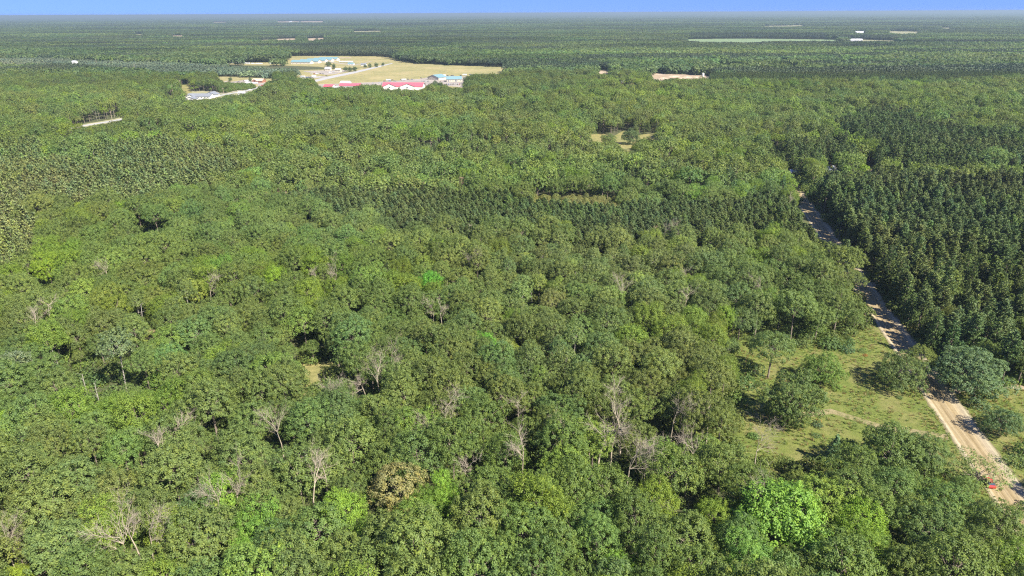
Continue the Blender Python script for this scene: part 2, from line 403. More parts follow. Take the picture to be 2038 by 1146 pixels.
# middle-distance models
MID = {}
def add_mid(kind, gens, ml, mw):
    MID[kind] = [joined(kind + '_mid', *g, ml, mw) for g in gens]
add_mid('broad', [broadleaf(300 + i, 5, 15 + (i % 3), depth=(.75, .85, .95, .8)[i % 4], nl=(16, 18, 20, 15)[i % 4], nc=14, nleaf=9, ls=.72, cr=.8, rough=.2, lf=.36) for i in range(6)], M_LEAF, M_BARK)
add_mid('slim', [broadleaf(310 + i, 3, 15.5 + i, depth=1.2, nl=8, nc=9, nleaf=7, ls=.7, cr=.9, low=-.5, tr=.12) for i in range(3)], M_LEAF, M_PALEBARK)
add_mid('pine', [pine(320 + i, R=2.3 + .15 * i, H=15.2 + .35 * i, base=8.8, sp=.85, nb=7, nt_=4, nn_=9, ln=.62, lw=.30) for i in range(4)], M_NEEDLE, M_BARK)
add_mid('wpine', [pine(330 + i, R=4.2 + .3 * i, H=18 + i, base=4, sp=1.5, nb=7, nt_=7, nn_=11, ln=.75, lw=.32, shape='white', tr=.2, up=.15) for i in range(3)], M_NEEDLE, M_BARK)
add_mid('scrub', [pine(340 + i, R=1.9 + .2 * i, H=7 + .8 * i, base=1.0, sp=.65, nb=7, nt_=4, nn_=10, ln=.5, lw=.26, shape='white', tr=.1, up=.35) for i in range(3)], M_NEEDLE, M_BARK)
def patch(seed, size, kind):
    """a far patch of woodland: every tree a small cluster of leafy cards"""
    r_ = np.random.default_rng(seed); V = []; var = []
    sp = {'broad': 8.5, 'pine': 5.0, 'scrub': 5.5}[kind] * (1 if size < 40 else 1.25)
    n = int(size / sp) + 1; mat = M_LEAF if kind == 'broad' else M_NEEDLE
    for i in range(n):
        for j in range(n):
            x = (i + .5 + r_.normal(0, .25)) * size / n - size / 2; y = (j + .5 + r_.normal(0, .25)) * size / n - size / 2
            if kind == 'broad':
                R = sp * (0.55 + .2 * r_.random()); H = 14 + r_.normal(0, 1.2); m = 46 if size < 40 else 26
                u = unit(r_.normal(size=(m, 3)) + np.array([0, 0, .7])); q = R * (1 + r_.normal(0, .13, (m, 1)))
                P = u * q * np.array([1, 1, 1.0]) + np.array([x, y, H - R]); N = u + r_.normal(0, .3, (m, 3)); s = R * .62 * (size / 30) ** .35
            else:
                H = (15 if kind == 'pine' else 8) + r_.normal(0, .8); R = sp * .52; m = 26 if size < 40 else 14
                f = r_.random(m); a = r_.random(m) * 6.28; cr_ = R * (1 - f ** 1.6) + .2; hh = (7 if kind == 'pine' else 5.5)
                P = np.stack([x + np.cos(a) * cr_, y + np.sin(a) * cr_, H - hh + f * hh], 1)
                N = np.stack([np.cos(a), np.sin(a), np.full(m, .6)], 1) + r_.normal(0, .3, (m, 3)); s = R * .75 * (size / 30) ** .35
            Q = cards(P, N, s * (.7 + .6 * r_.random(len(P))), r_, .9); V.append(Q.reshape(-1, 3))
            var.append(np.clip(.5 + r_.normal(0, .13) + r_.normal(0, .06, len(P)), 0, 1))
    V = np.concatenate(V); return mesh_from('%s_patch' % kind, V, quads=np.arange(len(V)), mats=(mat,), var=np.concatenate(var))
PATCH = {('broad', 30): [patch(400 + i, 30, 'broad') for i in range(6)], ('pine', 30): [patch(410 + i, 30, 'pine') for i in range(4)],
         ('scrub', 30): [patch(420 + i, 30, 'scrub') for i in range(3)],
         ('broad', 70): [patch(430 + i, 70, 'broad') for i in range(5)], ('pine', 70): [patch(440 + i, 70, 'pine') for i in range(3)]}

def scatter(name, protos, P, rot, scale, idx, tint, label, cat):
    """one stuff object: instances of the prototype meshes on points"""
    col = bpy.data.collections.new(name + '_models')
    for k, me in enumerate(protos):
        o = bpy.data.objects.new('%s_model_%02d' % (name, k), me); col.objects.link(o)
    me = bpy.data.meshes.new(name); me.vertices.add(len(P)); me.vertices.foreach_set('co', np.asarray(P, np.float32).ravel())
    for nm, ty, dat in (('rot', 'FLOAT', rot), ('siz', 'FLOAT', scale), ('idx', 'INT', idx)):
        a = me.attributes.new(nm, ty, 'POINT'); a.data.foreach_set('value', np.asarray(dat, np.int32 if ty == 'INT' else np.float32))
    a = me.attributes.new('tint', 'FLOAT_VECTOR', 'POINT'); a.data.foreach_set('vector', np.asarray(tint, np.float32).ravel())
    me.update(); ob = link(name, me)
    ng = bpy.data.node_groups.new(name + '_nodes', 'GeometryNodeTree')
    ng.interface.new_socket('Geometry', in_out='INPUT', socket_type='NodeSocketGeometry'); ng.interface.new_socket('Geometry', in_out='OUTPUT', socket_type='NodeSocketGeometry')
    N = ng.nodes; gi = N.new('NodeGroupInput'); go = N.new('NodeGroupOutput'); ip = N.new('GeometryNodeInstanceOnPoints'); ci = N.new('GeometryNodeCollectionInfo')
    ci.inputs['Collection'].default_value = col; ci.inputs['Separate Children'].default_value = True; ci.inputs['Reset Children'].default_value = True
    def na(nm, ty):
        n = N.new('GeometryNodeInputNamedAttribute'); n.data_type = ty; n.inputs['Name'].default_value = nm
        return next(o for o in n.outputs if o.enabled and o.name == 'Attribute')
    cx = N.new('ShaderNodeCombineXYZ'); L = ng.links
    L.new(na('rot', 'FLOAT'), cx.inputs['Z']); L.new(cx.outputs[0], ip.inputs['Rotation']); L.new(na('siz', 'FLOAT'), ip.inputs['Scale'])
    L.new(na('idx', 'INT'), ip.inputs['Instance Index']); ip.inputs['Pick Instance'].default_value = True
    L.new(gi.outputs[0], ip.inputs['Points']); L.new(ci.outputs[0], ip.inputs['Instance']); L.new(ip.outputs[0], go.inputs[0])
    md = ob.modifiers.new('scatter', 'NODES'); md.node_group = ng
    tag(ob, label, cat, kind='stuff'); return ob

# ------------------------------------------------------------------ land cover, traced from the photograph onto the ground
def poly_g(pts, z=0.0):
    a = np.array(pts, float); return gt(a[:, 0], a[:, 1], z)
# the road is straight: left and right edge
RA = np.array(g1(1935, 921)); RB = np.array(g1(1771, 692)); rd = (RB - RA) / np.linalg.norm(RB - RA); rn = np.array([rd[1], -rd[0]])
# fit direction with the far end too
RF = np.array(g1(1590, 405)); rd = (RF - RA) / np.linalg.norm(RF - RA); rn = np.array([rd[1], -rd[0]])
ROADW = 7.4
def road_st(P):
    d = P - RA; return d @ rn, d @ rd           # across (0 = left edge), along
CLEAR = {   # name: (visible pixels, see-through height of trees in front)
 'meadow': [(1462, 712), (1530, 690), (1610, 702), (1660, 694), (1700, 684), (1742, 634), (1940, 925), (1908, 938), (1872, 915), (1840, 880), (1800, 852), (1725, 852), (1680, 872), (1640, 905), (1500, 886), (1478, 862), (1480, 800), (1470, 750)],
 'meadow_right': [(1860, 768), (1945, 775), (2200, 775), (2200, 1000), (2060, 1000), (2033, 976), (1963, 880)],
 'sand_gap': [(598, 731), (648, 728), (654, 744), (628, 752), (608, 776), (598, 772)],
 'dark_gap': [(145, 738), (180, 735), (262, 745), (268, 768), (200, 778), (140, 765)],
 'small_gap': [(284, 655), (330, 662), (300, 675)],
 'glade': [(1182, 270), (1205, 268), (1222, 275), (1240, 262), (1252, 262), (1254, 280), (1262, 290), (1260, 302), (1232, 300), (1222, 284), (1190, 284)], 'glade_right': [(1272, 270), (1300, 268), (1306, 274), (1280, 282), (1270, 286)],
 'yard': [(1640, 338), (1660, 338), (1664, 349), (1644, 350)],
 'yard_sand': [(1722, 335), (1738, 334), (1732, 347), (1724, 347)],
 'highway_gap': [(135, 254), (170, 247), (205, 240), (246, 233), (248, 240), (205, 250), (150, 259)],
 'road_far': [(1580, 404), (1596, 400), (1606, 415), (1632, 452), (1672, 500), (1662, 502), (1632, 470), (1600, 436)], 'road_mid': [(1695, 552), (1722, 556), (1765, 620), (1812, 680), (1850, 755), (1832, 762), (1770, 692), (1735, 622)],
 'lawn_left': [(326, 197), (344, 189), (345, 199)],
 'lawn_back': [(361, 170), (378, 169), (380, 183), (364, 185)],
 'house_lot': [(365, 184), (400, 182), (430, 184), (452, 189), (448, 196), (400, 201), (368, 200)],
 'road_lots': [(440, 186), (470, 180), (495, 178), (515, 172), (520, 175), (495, 187), (470, 193), (440, 191)],
 'west_lots': [(430, 152), (500, 155), (560, 158), (530, 166), (522, 174), (510, 172), (498, 168), (440, 166), (438, 160)],
 'storage': [(448, 124), (530, 125), (580, 127), (580, 130), (450, 128.5)],
 'hangars': [(575, 112), (640, 112), (755, 112.5), (772, 118), (800, 124), (790, 127), (700, 134), (660, 134), (640, 131), (578, 129)],
 'sheds': [(598, 140), (690, 138), (700, 141), (672, 148), (640, 152), (594, 155)],
 'airfield': [(623, 160), (660, 148), (781, 124), (830, 127), (900, 131), (1006, 134), (995, 147), (924, 148), (930, 160), (922, 176), (900, 178), (885, 170), (858, 168), (842, 181), (760, 181), (756, 172), (716, 172), (700, 176), (640, 176), (628, 172)],
 'sandpit': [(1297, 146), (1330, 147), (1408, 152), (1411, 161), (1340, 158), (1310, 163), (1300, 158)],
 'sand_far': [(1182, 141), (1190, 141), (1224, 142), (1224, 145), (1190, 147)],
 'homestead': [(1228, 164), (1244, 163), (1262, 166), (1280, 167), (1278, 169), (1230, 168)],
 'crop': [(1364, 78), (1500, 77), (1660, 79), (1672, 83), (1540, 85), (1400, 86.5), (1372, 83)],
 'farm': [(1686, 78), (1720, 79), (1812, 82), (1812, 84), (1690, 83.5)],
 'f1': [(1700, 64), (1722, 64), (1722, 67.5), (1700, 67)], 'f2': [(1766, 62.5), (1782, 62), (1830, 63), (1826, 68), (1790, 69), (1768, 66)],
 'f3': [(1870, 55), (1893, 55), (1893, 58.5), (1872, 58)], 's1': [(556, 77.5), (590, 76.5), (592, 80.5), (560, 82)],
 's2': [(608, 77), (627, 76), (625, 82), (610, 81.5)], 's3': [(634, 76), (646, 75.5), (646, 79), (636, 81)],
 'm1': [(1420, 128), (1460, 126), (1470, 130), (1425, 131)], 'm2': [(1660, 126), (1690, 125), (1688, 129), (1662, 129)],
 'm3': [(1530, 130), (1570, 128), (1580, 131), (1540, 133)], 'm4': [(1380, 131), (1400, 129), (1402, 132)],
 'h1': [(548, 39.5), (594, 39), (594, 45), (552, 45)], 'h2': [(240, 41), (262, 41), (262, 45), (242, 45)], 'h3': [(600, 41.5), (645, 41.5), (645, 45), (602, 45)],
 'h4': [(135, 40.5), (172, 40.5), (172, 44), (137, 44)], 'h5': [(420, 41.5), (452, 41.5), (452, 45.5), (424, 45.5)], 'h9': [(1510, 52), (1600, 50), (1600, 53.5), (1520, 54)], 'h10': [(700, 62), (760, 61), (760, 64.5), (706, 65)], 'h6': [(265, 68), (285, 67.5), (287, 70), (268, 70)],
 'h7': [(340, 71), (366, 70.5), (366, 73.5), (342, 74)], 'h8': [(512, 80), (560, 78), (560, 81), (520, 82)],
}
CG = {k: poly_g(v) for k, v in CLEAR.items()}                               # on the terrain
CG0 = {k: gp([q[0] for q in v], [q[1] for q in v], 0.0) for k, v in CLEAR.items()}   # the same sight lines on the plane z = 0
ROADCLEAR = 5.0
def open_land(P, h, margin_r=0.0, full=True):
    """True where a tree of height h would stand in, or stand in front of, open land"""
    bad = np.zeros(len(P), bool)
    hh = hills(P[:, 0], P[:, 1])
    fr = (0.0, 0.35, 0.7, 0.95) if full else (0.0, 0.5, 0.9)
    for f in fr:
        if f == 0: Q = P; table = CG
        else: Q = P * (CAMH / (CAMH - np.minimum(hh + h * f, 60)))[:, None]; table = CG0
        for nm, pg in table.items():
            lo = pg.min(0) - 1; hi = pg.max(0) + 1
            near = (Q[:, 0] > lo[0]) & (Q[:, 0] < hi[0]) & (Q[:, 1] > lo[1]) & (Q[:, 1] < hi[1]) & ~bad
            if near.any():
                ii = np.nonzero(near)[0]; bad[ii[inpoly(Q[ii], pg)]] = True
    s, t = road_st(P)
    bad |= (s > -2.0 - margin_r) & (s < ROADW + 2.0 + margin_r) & (t > -80) & (t < 460)
    return bad
ZONES = [   # kind, pixels at canopy height
 ('pineA', [(560, 395), (640, 372), (1000, 384), (1240, 398), (1560, 392), (1590, 400), (1640, 470), (1500, 462), (1300, 468), (1200, 480), (1120, 455), (1000, 470), (900, 478), (870, 452), (780, 440), (700, 428), (620, 420)]),
 ('pineB', [(1605, 360), (1700, 362), (1780, 352), (1915, 362), (2120, 345), (2120, 520), (1900, 500), (1700, 480), (1640, 440)]),
 ('wp', [(1640, 440), (1700, 480), (1900, 500), (2120, 520), (2120, 740), (1960, 740), (1900, 680), (1800, 660), (1760, 600), (1700, 540), (1650, 480)]),
 ('pineB', [(1670, 245), (1740, 212), (1900, 262), (2120, 280), (2120, 335), (1925, 345), (1905, 345), (1780, 335), (1740, 300), (1700, 290)]),
 ('wp', [(1520, 290), (1660, 270), (1700, 300), (1720, 315), (1600, 320), (1530, 325)]),
 ('pineA', [(1405, 160), (1425, 137), (1700, 136), (2120, 128), (2120, 150), (1700, 165), (1480, 163)]),
 ('wpmix', [(690, 355), (740, 318), (1100, 300), (1500, 310), (1580, 335), (1590, 390), (1250, 385), (1000, 382), (640, 372)]),
 ('scrub', [(120, 345), (200, 298), (330, 280), (430, 302), (470, 345), (400, 360), (320, 385), (260, 405), (100, 398), (60, 420), (-80, 440), (-80, 375), (60, 360)]),
 ('scrub', [(-80, 285), (75, 285), (90, 325), (160, 318), (120, 345), (60, 355), (-80, 372)]),
 ('scrub', [(-80, 425), (60, 430), (100, 440), (60, 470), (40, 520), (-80, 540)]),
 ('graypine', [(-80, 112), (100, 112), (180, 116), (330, 120), (600, 126), (700, 133), (560, 145), (420, 150), (330, 148), (250, 138), (120, 130), (-80, 128)]),
 ('pineA', [(60, 128), (150, 131), (145, 140), (60, 137)]),
 ('pineA', [(560, 88), (760, 82), (800, 108), (600, 110)]),
 ('pineA', [(1370, 66), (1640, 66), (1640, 74), (1370, 76)]),
 ('aspen', [(1050, 490), (1130, 476), (1240, 492), (1262, 530), (1180, 555), (1080, 540)]), ('aspen', [(990, 690), (1150, 655), (1230, 700), (1200, 740), (1120, 760), (1010, 745)]),
 ('aspen', [(1230, 520), (1300, 500), (1330, 540), (1260, 570)]), ('aspen', [(120, 690), (250, 690), (260, 740), (110, 730)]), ('aspen', [(0, 690), (40, 690), (40, 760), (0, 760)]),
]
ZONES.append(('tan', [(1068, 371), (1150, 372), (1250, 376), (1254, 402), (1160, 406), (1062, 398)]))
ZG = [(k, poly_g(p, 13.0)) for k, p in ZONES]
def zone_of(P0):
    P = P0 + np.stack([vnoise(P0[:, 0], P0[:, 1], 17, 91) - .5, vnoise(P0[:, 0], P0[:, 1], 17, 92) - .5], 1) * np.clip(P0[:, 1:] * .028, 5, 34)
    z = np.full(len(P), 'oak', dtype=object)
    for k, pg in ZG:
        lo = pg.min(0); hi = pg.max(0); m = (P[:, 0] > lo[0]) & (P[:, 0] < hi[0]) & (P[:, 1] > lo[1]) & (P[:, 1] < hi[1])
        if m.any():
            ii = np.nonzero(m)[0]; ii = ii[inpoly(P[ii], pg)]; z[ii] = k
    return z
OAKC = np.array([0.140, 0.188, 0.046])
def tint_for(kinds, P, r_):
    n = len(P); c = np.tile(OAKC, (n, 1))
    big = vnoise(P[:, 0], P[:, 1], 90, 3); mid = vnoise(P[:, 0], P[:, 1], 28, 5)
    c = c * (0.88 + 0.24 * big)[:, None] * (0.9 + .2 * mid)[:, None]
    c[:, 0] *= 0.90 + 0.22 * vnoise(P[:, 0], P[:, 1], 60, 9) + r_.normal(0, .05, n)
    c[:, 2] *= 0.85 + .35 * vnoise(P[:, 0], P[:, 1], 70, 13)
    c *= (1 + r_.normal(0, .09, n))[:, None]
    lime = r_.random(n) < .05; c[lime] *= np.array([1.25, 1.3, 1.0])
    blue = r_.random(n) < .10; c[blue] *= np.array([.9, 1.0, 1.15])
    for k, f in (('maple', (1.14, 1.2, .72)), ('aspen', (1.02, 1.04, 1.18)), ('pine', (.66, .68, .85)), ('wpine', (.84, .90, 1.05)), ('scrub', (1.03, .95, 1.22)), ('gray', (.95, .88, 1.5)), ('tan', (1.75, 1.28, 1.7))):
        m = kinds == k; c[m] *= np.array(f)
    return np.maximum(c, .004)

# ------------------------------------------------------------------ setting: ground, road, clearings
m, t, out = nmat('forest_floor'); b = pbsdf(t, out, .95, .1); cc = coord(t)
n1 = noise(t, cc, .25, 8); n2 = noise(t, cc, .01, 4)
t.links.new(mix(t, n2, ramp(t, n1, [(.3, (.05, .045, .028)), (.7, (.11, .095, .05))]), ramp(t, n1, [(.3, (.035, .055, .02)), (.7, (.08, .10, .035))])), b.inputs['Base Color']); M_FLOOR = m
def grass_mat(name, stops, sand=None, s=(.08, .6, 3.0), track=0.0):
    m, t, out = nmat(name); b = pbsdf(t, out, .95, .1); cc = coord(t)
    a = noise(t, cc, s[0], 7, .65); c1 = ramp(t, a, stops); f = noise(t, cc, s[1], 8, .75)
    c2 = mix(t, 1.0, c1, ramp(t, f, [(.3, (.62, .66, .6)), (.5, (1, 1, 1)), (.72, (1.35, 1.3, 1.3))]), 'MULTIPLY')
    if sand:
        g = noise(t, cc, s[0] * 1.7, 9, .7); k = ramp(t, g, [(.56, (0, 0, 0)), (.66, (1, 1, 1))]); c2 = mix(t, k, c2, sand)
    t.links.new(c2, b.inputs['Base Color'])
    bp = t.nodes.new('ShaderNodeBump'); bp.inputs['Distance'].default_value = .25; t.links.new(noise(t, cc, s[2], 6), bp.inputs['Height']); t.links.new(bp.outputs[0], b.inputs['Normal'])
    return m
M_MEADOW = grass_mat('meadow_grass', [(.30, (.085, .115, .026)), (.48, (.112, .132, .030)), (.62, (.15, .145, .048)), (.75, (.21, .18, .09))])
M_DRYGRASS = grass_mat('dry_airfield_grass', [(.3, (.19, .18, .075)), (.5, (.24, .21, .09)), (.7, (.30, .245, .12))], s=(.012, .1, 1.0))
M_GLADE = grass_mat('glade_grass', [(.3, (.13, .14, .045)), (.6, (.22, .19, .075))], s=(.05, .4, 2.0))
M_CROP = grass_mat('crop_leaves', [(.3, (.13, .18, .09)), (.7, (.16, .21, .10))], s=(.004, .05, 1.0))
M_PALEFIELD = grass_mat('pale_field', [(.3, (.17, .18, .09)), (.7, (.28, .25, .15))], s=(.01, .1, 1.0))
M_SAND = grass_mat('bare_sand', [(.3, (.22, .16, .10)), (.5, (.30, .23, .155)), (.7, (.39, .32, .24))], s=(.03, .5, 2.0))
M_GRAVEL = grass_mat('pale_gravel', [(.3, (.19, .165, .135)), (.7, (.33, .29, .245))], s=(.03, .4, 2.0))
M_SHADEGAP = grass_mat('leaf_litter', [(.3, (.09, .08, .04)), (.7, (.20, .15, .08))], s=(.2, .8, 3.0))
M_ASPHALT = simple('runway_asphalt', (.30, .29, .27), .9, .2, var=.12, scale=.1)

def polar(r0, r1, nr, na, a0, a1, zf, name, mat, jit=0):
    rr = np.geomspace(r0, r1, nr); aa = np.linspace(a0, a1, na)
    Rg, Ag = np.meshgrid(rr, aa, indexing='ij'); X = Rg * np.sin(Ag); Y = Rg * np.cos(Ag); Z = zf(X, Y, Rg)
    V = np.stack([X, Y, Z], 2).reshape(-1, 3); i = np.arange(nr - 1)[:, None] * na + np.arange(na - 1)[None, :]
    Q = np.stack([i, i + na, i + na + 1, i + 1], 2).reshape(-1, 4)[:, ::-1]
    return link(name, mesh_from(name, V, quads=Q, mats=(mat,)))
g = polar(1.0, 60000, 560, 541, -math.pi, math.pi, lambda X, Y, R: hills(X, Y), 'ground', M_FLOOR); tag(g, kind='structure')

import bmesh
def sheet(name, pg, z, mat, kind='structure', sub=0):
    """flat sheet over a ground polygon, following the terrain"""
    bm = bmesh.new(); vs_ = [bm.verts.new((float(p[0]), float(p[1]), 0)) for p in pg]
    f = bm.faces.new(vs_); bmesh.ops.triangulate(bm, faces=[f])
    if sub: 
        for _ in range(sub): bmesh.ops.subdivide_edges(bm, edges=bm.edges[:], cuts=1, use_grid_fill=True)
    bmesh.ops.recalc_face_normals(bm, faces=bm.faces[:])
    if bm.faces and bm.faces[:][0].normal.z < 0: bmesh.ops.reverse_faces(bm, faces=bm.faces[:])
    for v in bm.verts: v.co.z = float(hills(v.co.x, v.co.y)) + z
    me = bpy.data.meshes.new(name); bm.to_mesh(me); bm.free(); me.materials.append(mat)
    o = link(name, me); tag(o, kind=kind); return o
def grow(pg, k):
    c = pg.mean(0); d = pg - c; L = np.linalg.norm(d, axis=1, keepdims=True); return c + d * (L + k) / L
# meadow either side of the road, one sheet, reaching under the trees that edge it
mp = [tuple(RA + rn * -75 + rd * -25), tuple(RA + rn * 75 + rd * -45), tuple(RA + rn * 75 + rd * 42), tuple(RA + rn * 16 + rd * 60), tuple(RA + rn * 10 + rd * 125), tuple(RA + rn * -4 + rd * 130), tuple(RA + rn * -20 + rd * 95), tuple(RA + rn * -62 + rd * 92), tuple(RA + rn * -80 + rd * 40)]
sheet('meadow', mp, .012, M_MEADOW, sub=2)
for k, mt, gname in (('sand_gap', M_GLADE, 'dry_patch'), ('small_gap', M_SHADEGAP, 'leaf_litter'), ('glade', M_GLADE, 'glade'), ('glade_right', M_GLADE, 'glade'), ('yard', M_SAND, 'yard'), ('yard_sand', M_SAND, 'yard')):
    sheet(gname, grow(CG[k], 4 if 'glade' not in k else 8), .02, mt, sub=2)
for k, mt, gname, gr in (('lawn_left', M_MEADOW, 'lawn', 6), ('lawn_back', M_GLADE, 'lawn', 10), ('house_lot', M_PALEFIELD, 'lawn', 25), ('road_lots', M_GRAVEL, 'gravel_lot', 5), ('west_lots', M_DRYGRASS, 'dry_field', 8),
                     ('storage', M_DRYGRASS, 'dry_field', 30), ('hangars', M_DRYGRASS, 'dry_field', 25), ('sheds', M_DRYGRASS, 'dry_field', 15), ('airfield', M_DRYGRASS, 'airfield', 12), ('sandpit', M_SAND, 'sand_pit', 12), ('sand_far', M_SAND, 'sand_patch', 15),
                     ('homestead', M_GLADE, 'yard', 20), ('crop', M_CROP, 'crop_field', 60), ('farm', M_PALEFIELD, 'farm_field', 40), ('f1', M_PALEFIELD, 'farm_field', 40), ('f2', M_PALEFIELD, 'farm_field', 60), ('f3', M_PALEFIELD, 'farm_field', 60),
                     ('s1', M_SAND, 'farm_field', 40), ('s2', M_SAND, 'farm_field', 30), ('s3', M_SAND, 'farm_field', 30), ('m1', M_MEADOW, 'glade', 30), ('m2', M_MEADOW, 'glade', 30), ('m3', M_MEADOW, 'glade', 30), ('m4', M_MEADOW, 'glade', 30),
                     ('h1', M_SAND, 'farm_field', 100), ('h9', M_PALEFIELD, 'farm_field', 60), ('h10', M_PALEFIELD, 'farm_field', 60), ('h2', M_SAND, 'farm_field', 100), ('h3', M_SAND, 'farm_field', 100), ('h4', M_SAND, 'farm_field', 100), ('h5', M_SAND, 'farm_field', 100), ('h6', M_PALEFIELD, 'farm_field', 50), ('h7', M_SAND, 'farm_field', 50), ('h8', M_PALEFIELD, 'farm_field', 50)):
    sheet(gname, grow(CG[k], gr), .05, mt, sub=2)
# strips within the lots
for nm, pts, z, mt in (('runway', [(620, 160.5), (650, 152.5), (700, 143), (750, 132), (780, 125.2), (782, 126.2), (752, 134.3), (705, 146), (655, 156.5), (628, 163)], .10, M_ASPHALT),
                       ('gravel_lot', [(700, 172), (716, 171), (760, 169), (845, 171), (860, 168), (868, 166), (884, 170), (922, 174), (924, 162), (930, 152), (870, 150.5), (840, 156), (790, 160.5), (740, 163.5), (630, 168), (640, 174)], .09, M_GRAVEL),
                       ('gravel_lot', [(604, 141.5), (640, 140), (684, 139), (694, 141), (670, 146.5), (648, 149), (640, 147), (606, 143)], .09, M_GRAVEL),
                       ('gravel_lot', [(596, 152), (620, 152), (650, 151.5), (646, 154.5), (600, 156)], .09, M_GRAVEL),
                       ('gravel_lot', [(454, 163.5), (486, 159), (502, 162), (530, 161.5), (522, 172), (514, 171), (512, 167.5), (488, 167)], .09, M_GRAVEL),
                       ('sand_patch', [(670, 114.2), (698, 114), (700, 115.5), (672, 116)], .09, M_SAND),
                       ('dirt_track', [(655, 122.5), (690, 127), (700, 129.5), (720, 126), (742, 120.5), (742, 121.3), (722, 127), (702, 130.5), (688, 128.2), (655, 123.6)], .09, M_GRAVEL),
                       ('dirt_track', [(440, 163.5), (455, 160), (460, 158.6), (456, 161), (442, 165)], .09, M_GRAVEL)):
    sheet(nm, poly_g(pts), z, mt, sub=1)
def strip(name, pts, w, z, mat, zf=True):
    P = np.array(pts, float); V = []; 
    for i in range(len(P)):
        d = P[min(i + 1, len(P) - 1)] - P[max(i - 1, 0)]; d /= np.linalg.norm(d); nn = np.array([-d[1], d[0]])
        for s in (-.5, .5):
            q = P[i] + nn * w * s; V.append((q[0], q[1], float(hills(q[0], q[1])) + z))
    Q = [(2 * i, 2 * i + 1, 2 * i + 3, 2 * i + 2)[::-1] for i in range(len(P) - 1)]
    o = link(name, mesh_from(name, V, quads=Q, mats=(mat,))); tag(o, kind='structure'); return o
HW = [g1(*p) for p in ((-60, 282), (60, 266), (141, 254.5), (170, 249.5), (205, 244), (244, 237), (300, 222), (360, 205), (410, 195.5), (440, 189.5), (470, 184), (497, 179), (516, 173.5), (560, 166), (600, 158), (640, 152))]
hx = []
for i in range(len(HW) - 1):
    for k in range(6): hx.append(np.array(HW[i]) * (1 - k / 6) + np.array(HW[i + 1]) * k / 6)
hx.append(np.array(HW[-1])); HWP = np.array(hx)
strip('highway_verge', HWP, 22, .07, M_PALEFIELD); strip('highway', HWP, 9, .11, M_ASPHALT)

# the dirt road in its own frame (x across, y along), crowned, rutted, with pale sandy berms
m, t, out = nmat('graded_dirt'); b = pbsdf(t, out, .95, .1); cc = coord(t)
sx = t.nodes.new('ShaderNodeSeparateXYZ'); t.links.new(cc, sx.inputs[0])
mr = t.nodes.new('ShaderNodeMapRange'); mr.inputs['From Min'].default_value = -1.4; mr.inputs['From Max'].default_value = ROADW + 1.4; t.links.new(sx.outputs[0], mr.inputs[0])
wob = noise(t, coord(t, (.6, .12, 1)), 1.0, 5); ad = t.nodes.new('ShaderNodeMath'); ad.operation = 'MULTIPLY_ADD'; ad.inputs[1].default_value = .10; t.links.new(wob, ad.inputs[0])
sb = t.nodes.new('ShaderNodeMath'); sb.operation = 'SUBTRACT'; sb.inputs[1].default_value = .05; t.links.new(mr.outputs[0], sb.inputs[0]); t.links.new(sb.outputs[0], ad.inputs[2])
base = ramp(t, ad.outputs[0], [(.0, (.16, .145, .07)), (.10, (.36, .30, .20)), (.17, (.22, .17, .09)), (.27, (.275, .22, .125)), (.36, (.205, .155, .08)), (.48, (.27, .215, .125)), (.56, (.205, .155, .08)), (.70, (.27, .215, .125)), (.83, (.32, .265, .175)), (.93, (.27, .235, .155)), (1.0, (.15, .135, .07))])
st = noise(t, coord(t, (2.2, .05, 1)), 1.0, 8, .7); gr = noise(t, cc, .7, 8, .7)
c2 = mix(t, 1.0, base, ramp(t, st, [(.3, (.72, .70, .68)), (.7, (1.28, 1.27, 1.25))]), 'MULTIPLY'); c3 = mix(t, 1.0, c2, ramp(t, gr, [(.3, (.85, .85, .85)), (.7, (1.15, 1.15, 1.15))]), 'MULTIPLY')
t.links.new(c3, b.inputs['Base Color'])
bp = t.nodes.new('ShaderNodeBump'); bp.inputs['Distance'].default_value = .15; t.links.new(st, bp.inputs['Height']); t.links.new(bp.outputs[0], b.inputs['Normal']); M_DIRT = m
xs = np.array([-1.5, -.9, -.45, 0, .6, 1.2, 1.9, 2.6, 3.3, 4.1, 4.9, 5.7, 6.4, 7.0, 7.4, 7.9, 8.5, 9.1]); prof = np.array([.0, .10, .17, .10, .04, .05, .02, .06, .08, .03, .06, .03, .05, .10, .18, .20, .09, .0]) + .03
ys = np.arange(-75, 560, 1.6); V = []
rr_ = np.random.default_rng(5)
for y in ys:
    for i, x in enumerate(xs):
        e = abs(x - 3.8) > 4.2
        V.append((x + (rr_.normal(0, .16) if e else 0), y, prof[i] + (max(0, rr_.normal(0, .05)) if e else rr_.normal(0, .006))))
n = len(xs); i = np.arange(len(ys) - 1)[:, None] * n + np.arange(n - 1)[None, :]
me = mesh_from('dirt_road', V, quads=np.stack([i, i + 1, i + n + 1, i + n], 2).reshape(-1, 4), mats=(M_DIRT,))
road = link('dirt_road', me, loc=(RA[0], RA[1], 0), rz=-math.atan2(rd[0], rd[1])); tag(road, kind='structure')
# sandy side track that leaves the road on the right, and turn-in on the left of the road further up
def RP(s, t_): return RA + rn * s + rd * t_
strip('dirt_track', [RP(ROADW + .2, 40), RP(14, 44), RP(24, 48), RP(60, 50)], 3.2, .035, M_SAND)
strip('dirt_track', [RP(-2, 12), RP(-20, 14), RP(-32, 20), RP(-50, 12), RP(-66, 14)], 3.0, .035, grass_mat('worn_track', [(.3, (.13, .13, .045)), (.6, (.21, .175, .09))], s=(.2, .8, 2)))
for tt in (137, 143): strip('dirt_track', [RP(-5, tt), RP(0, tt - 1), RP(ROADW, tt + 1), RP(14, tt)], 4, .04, M_SAND)

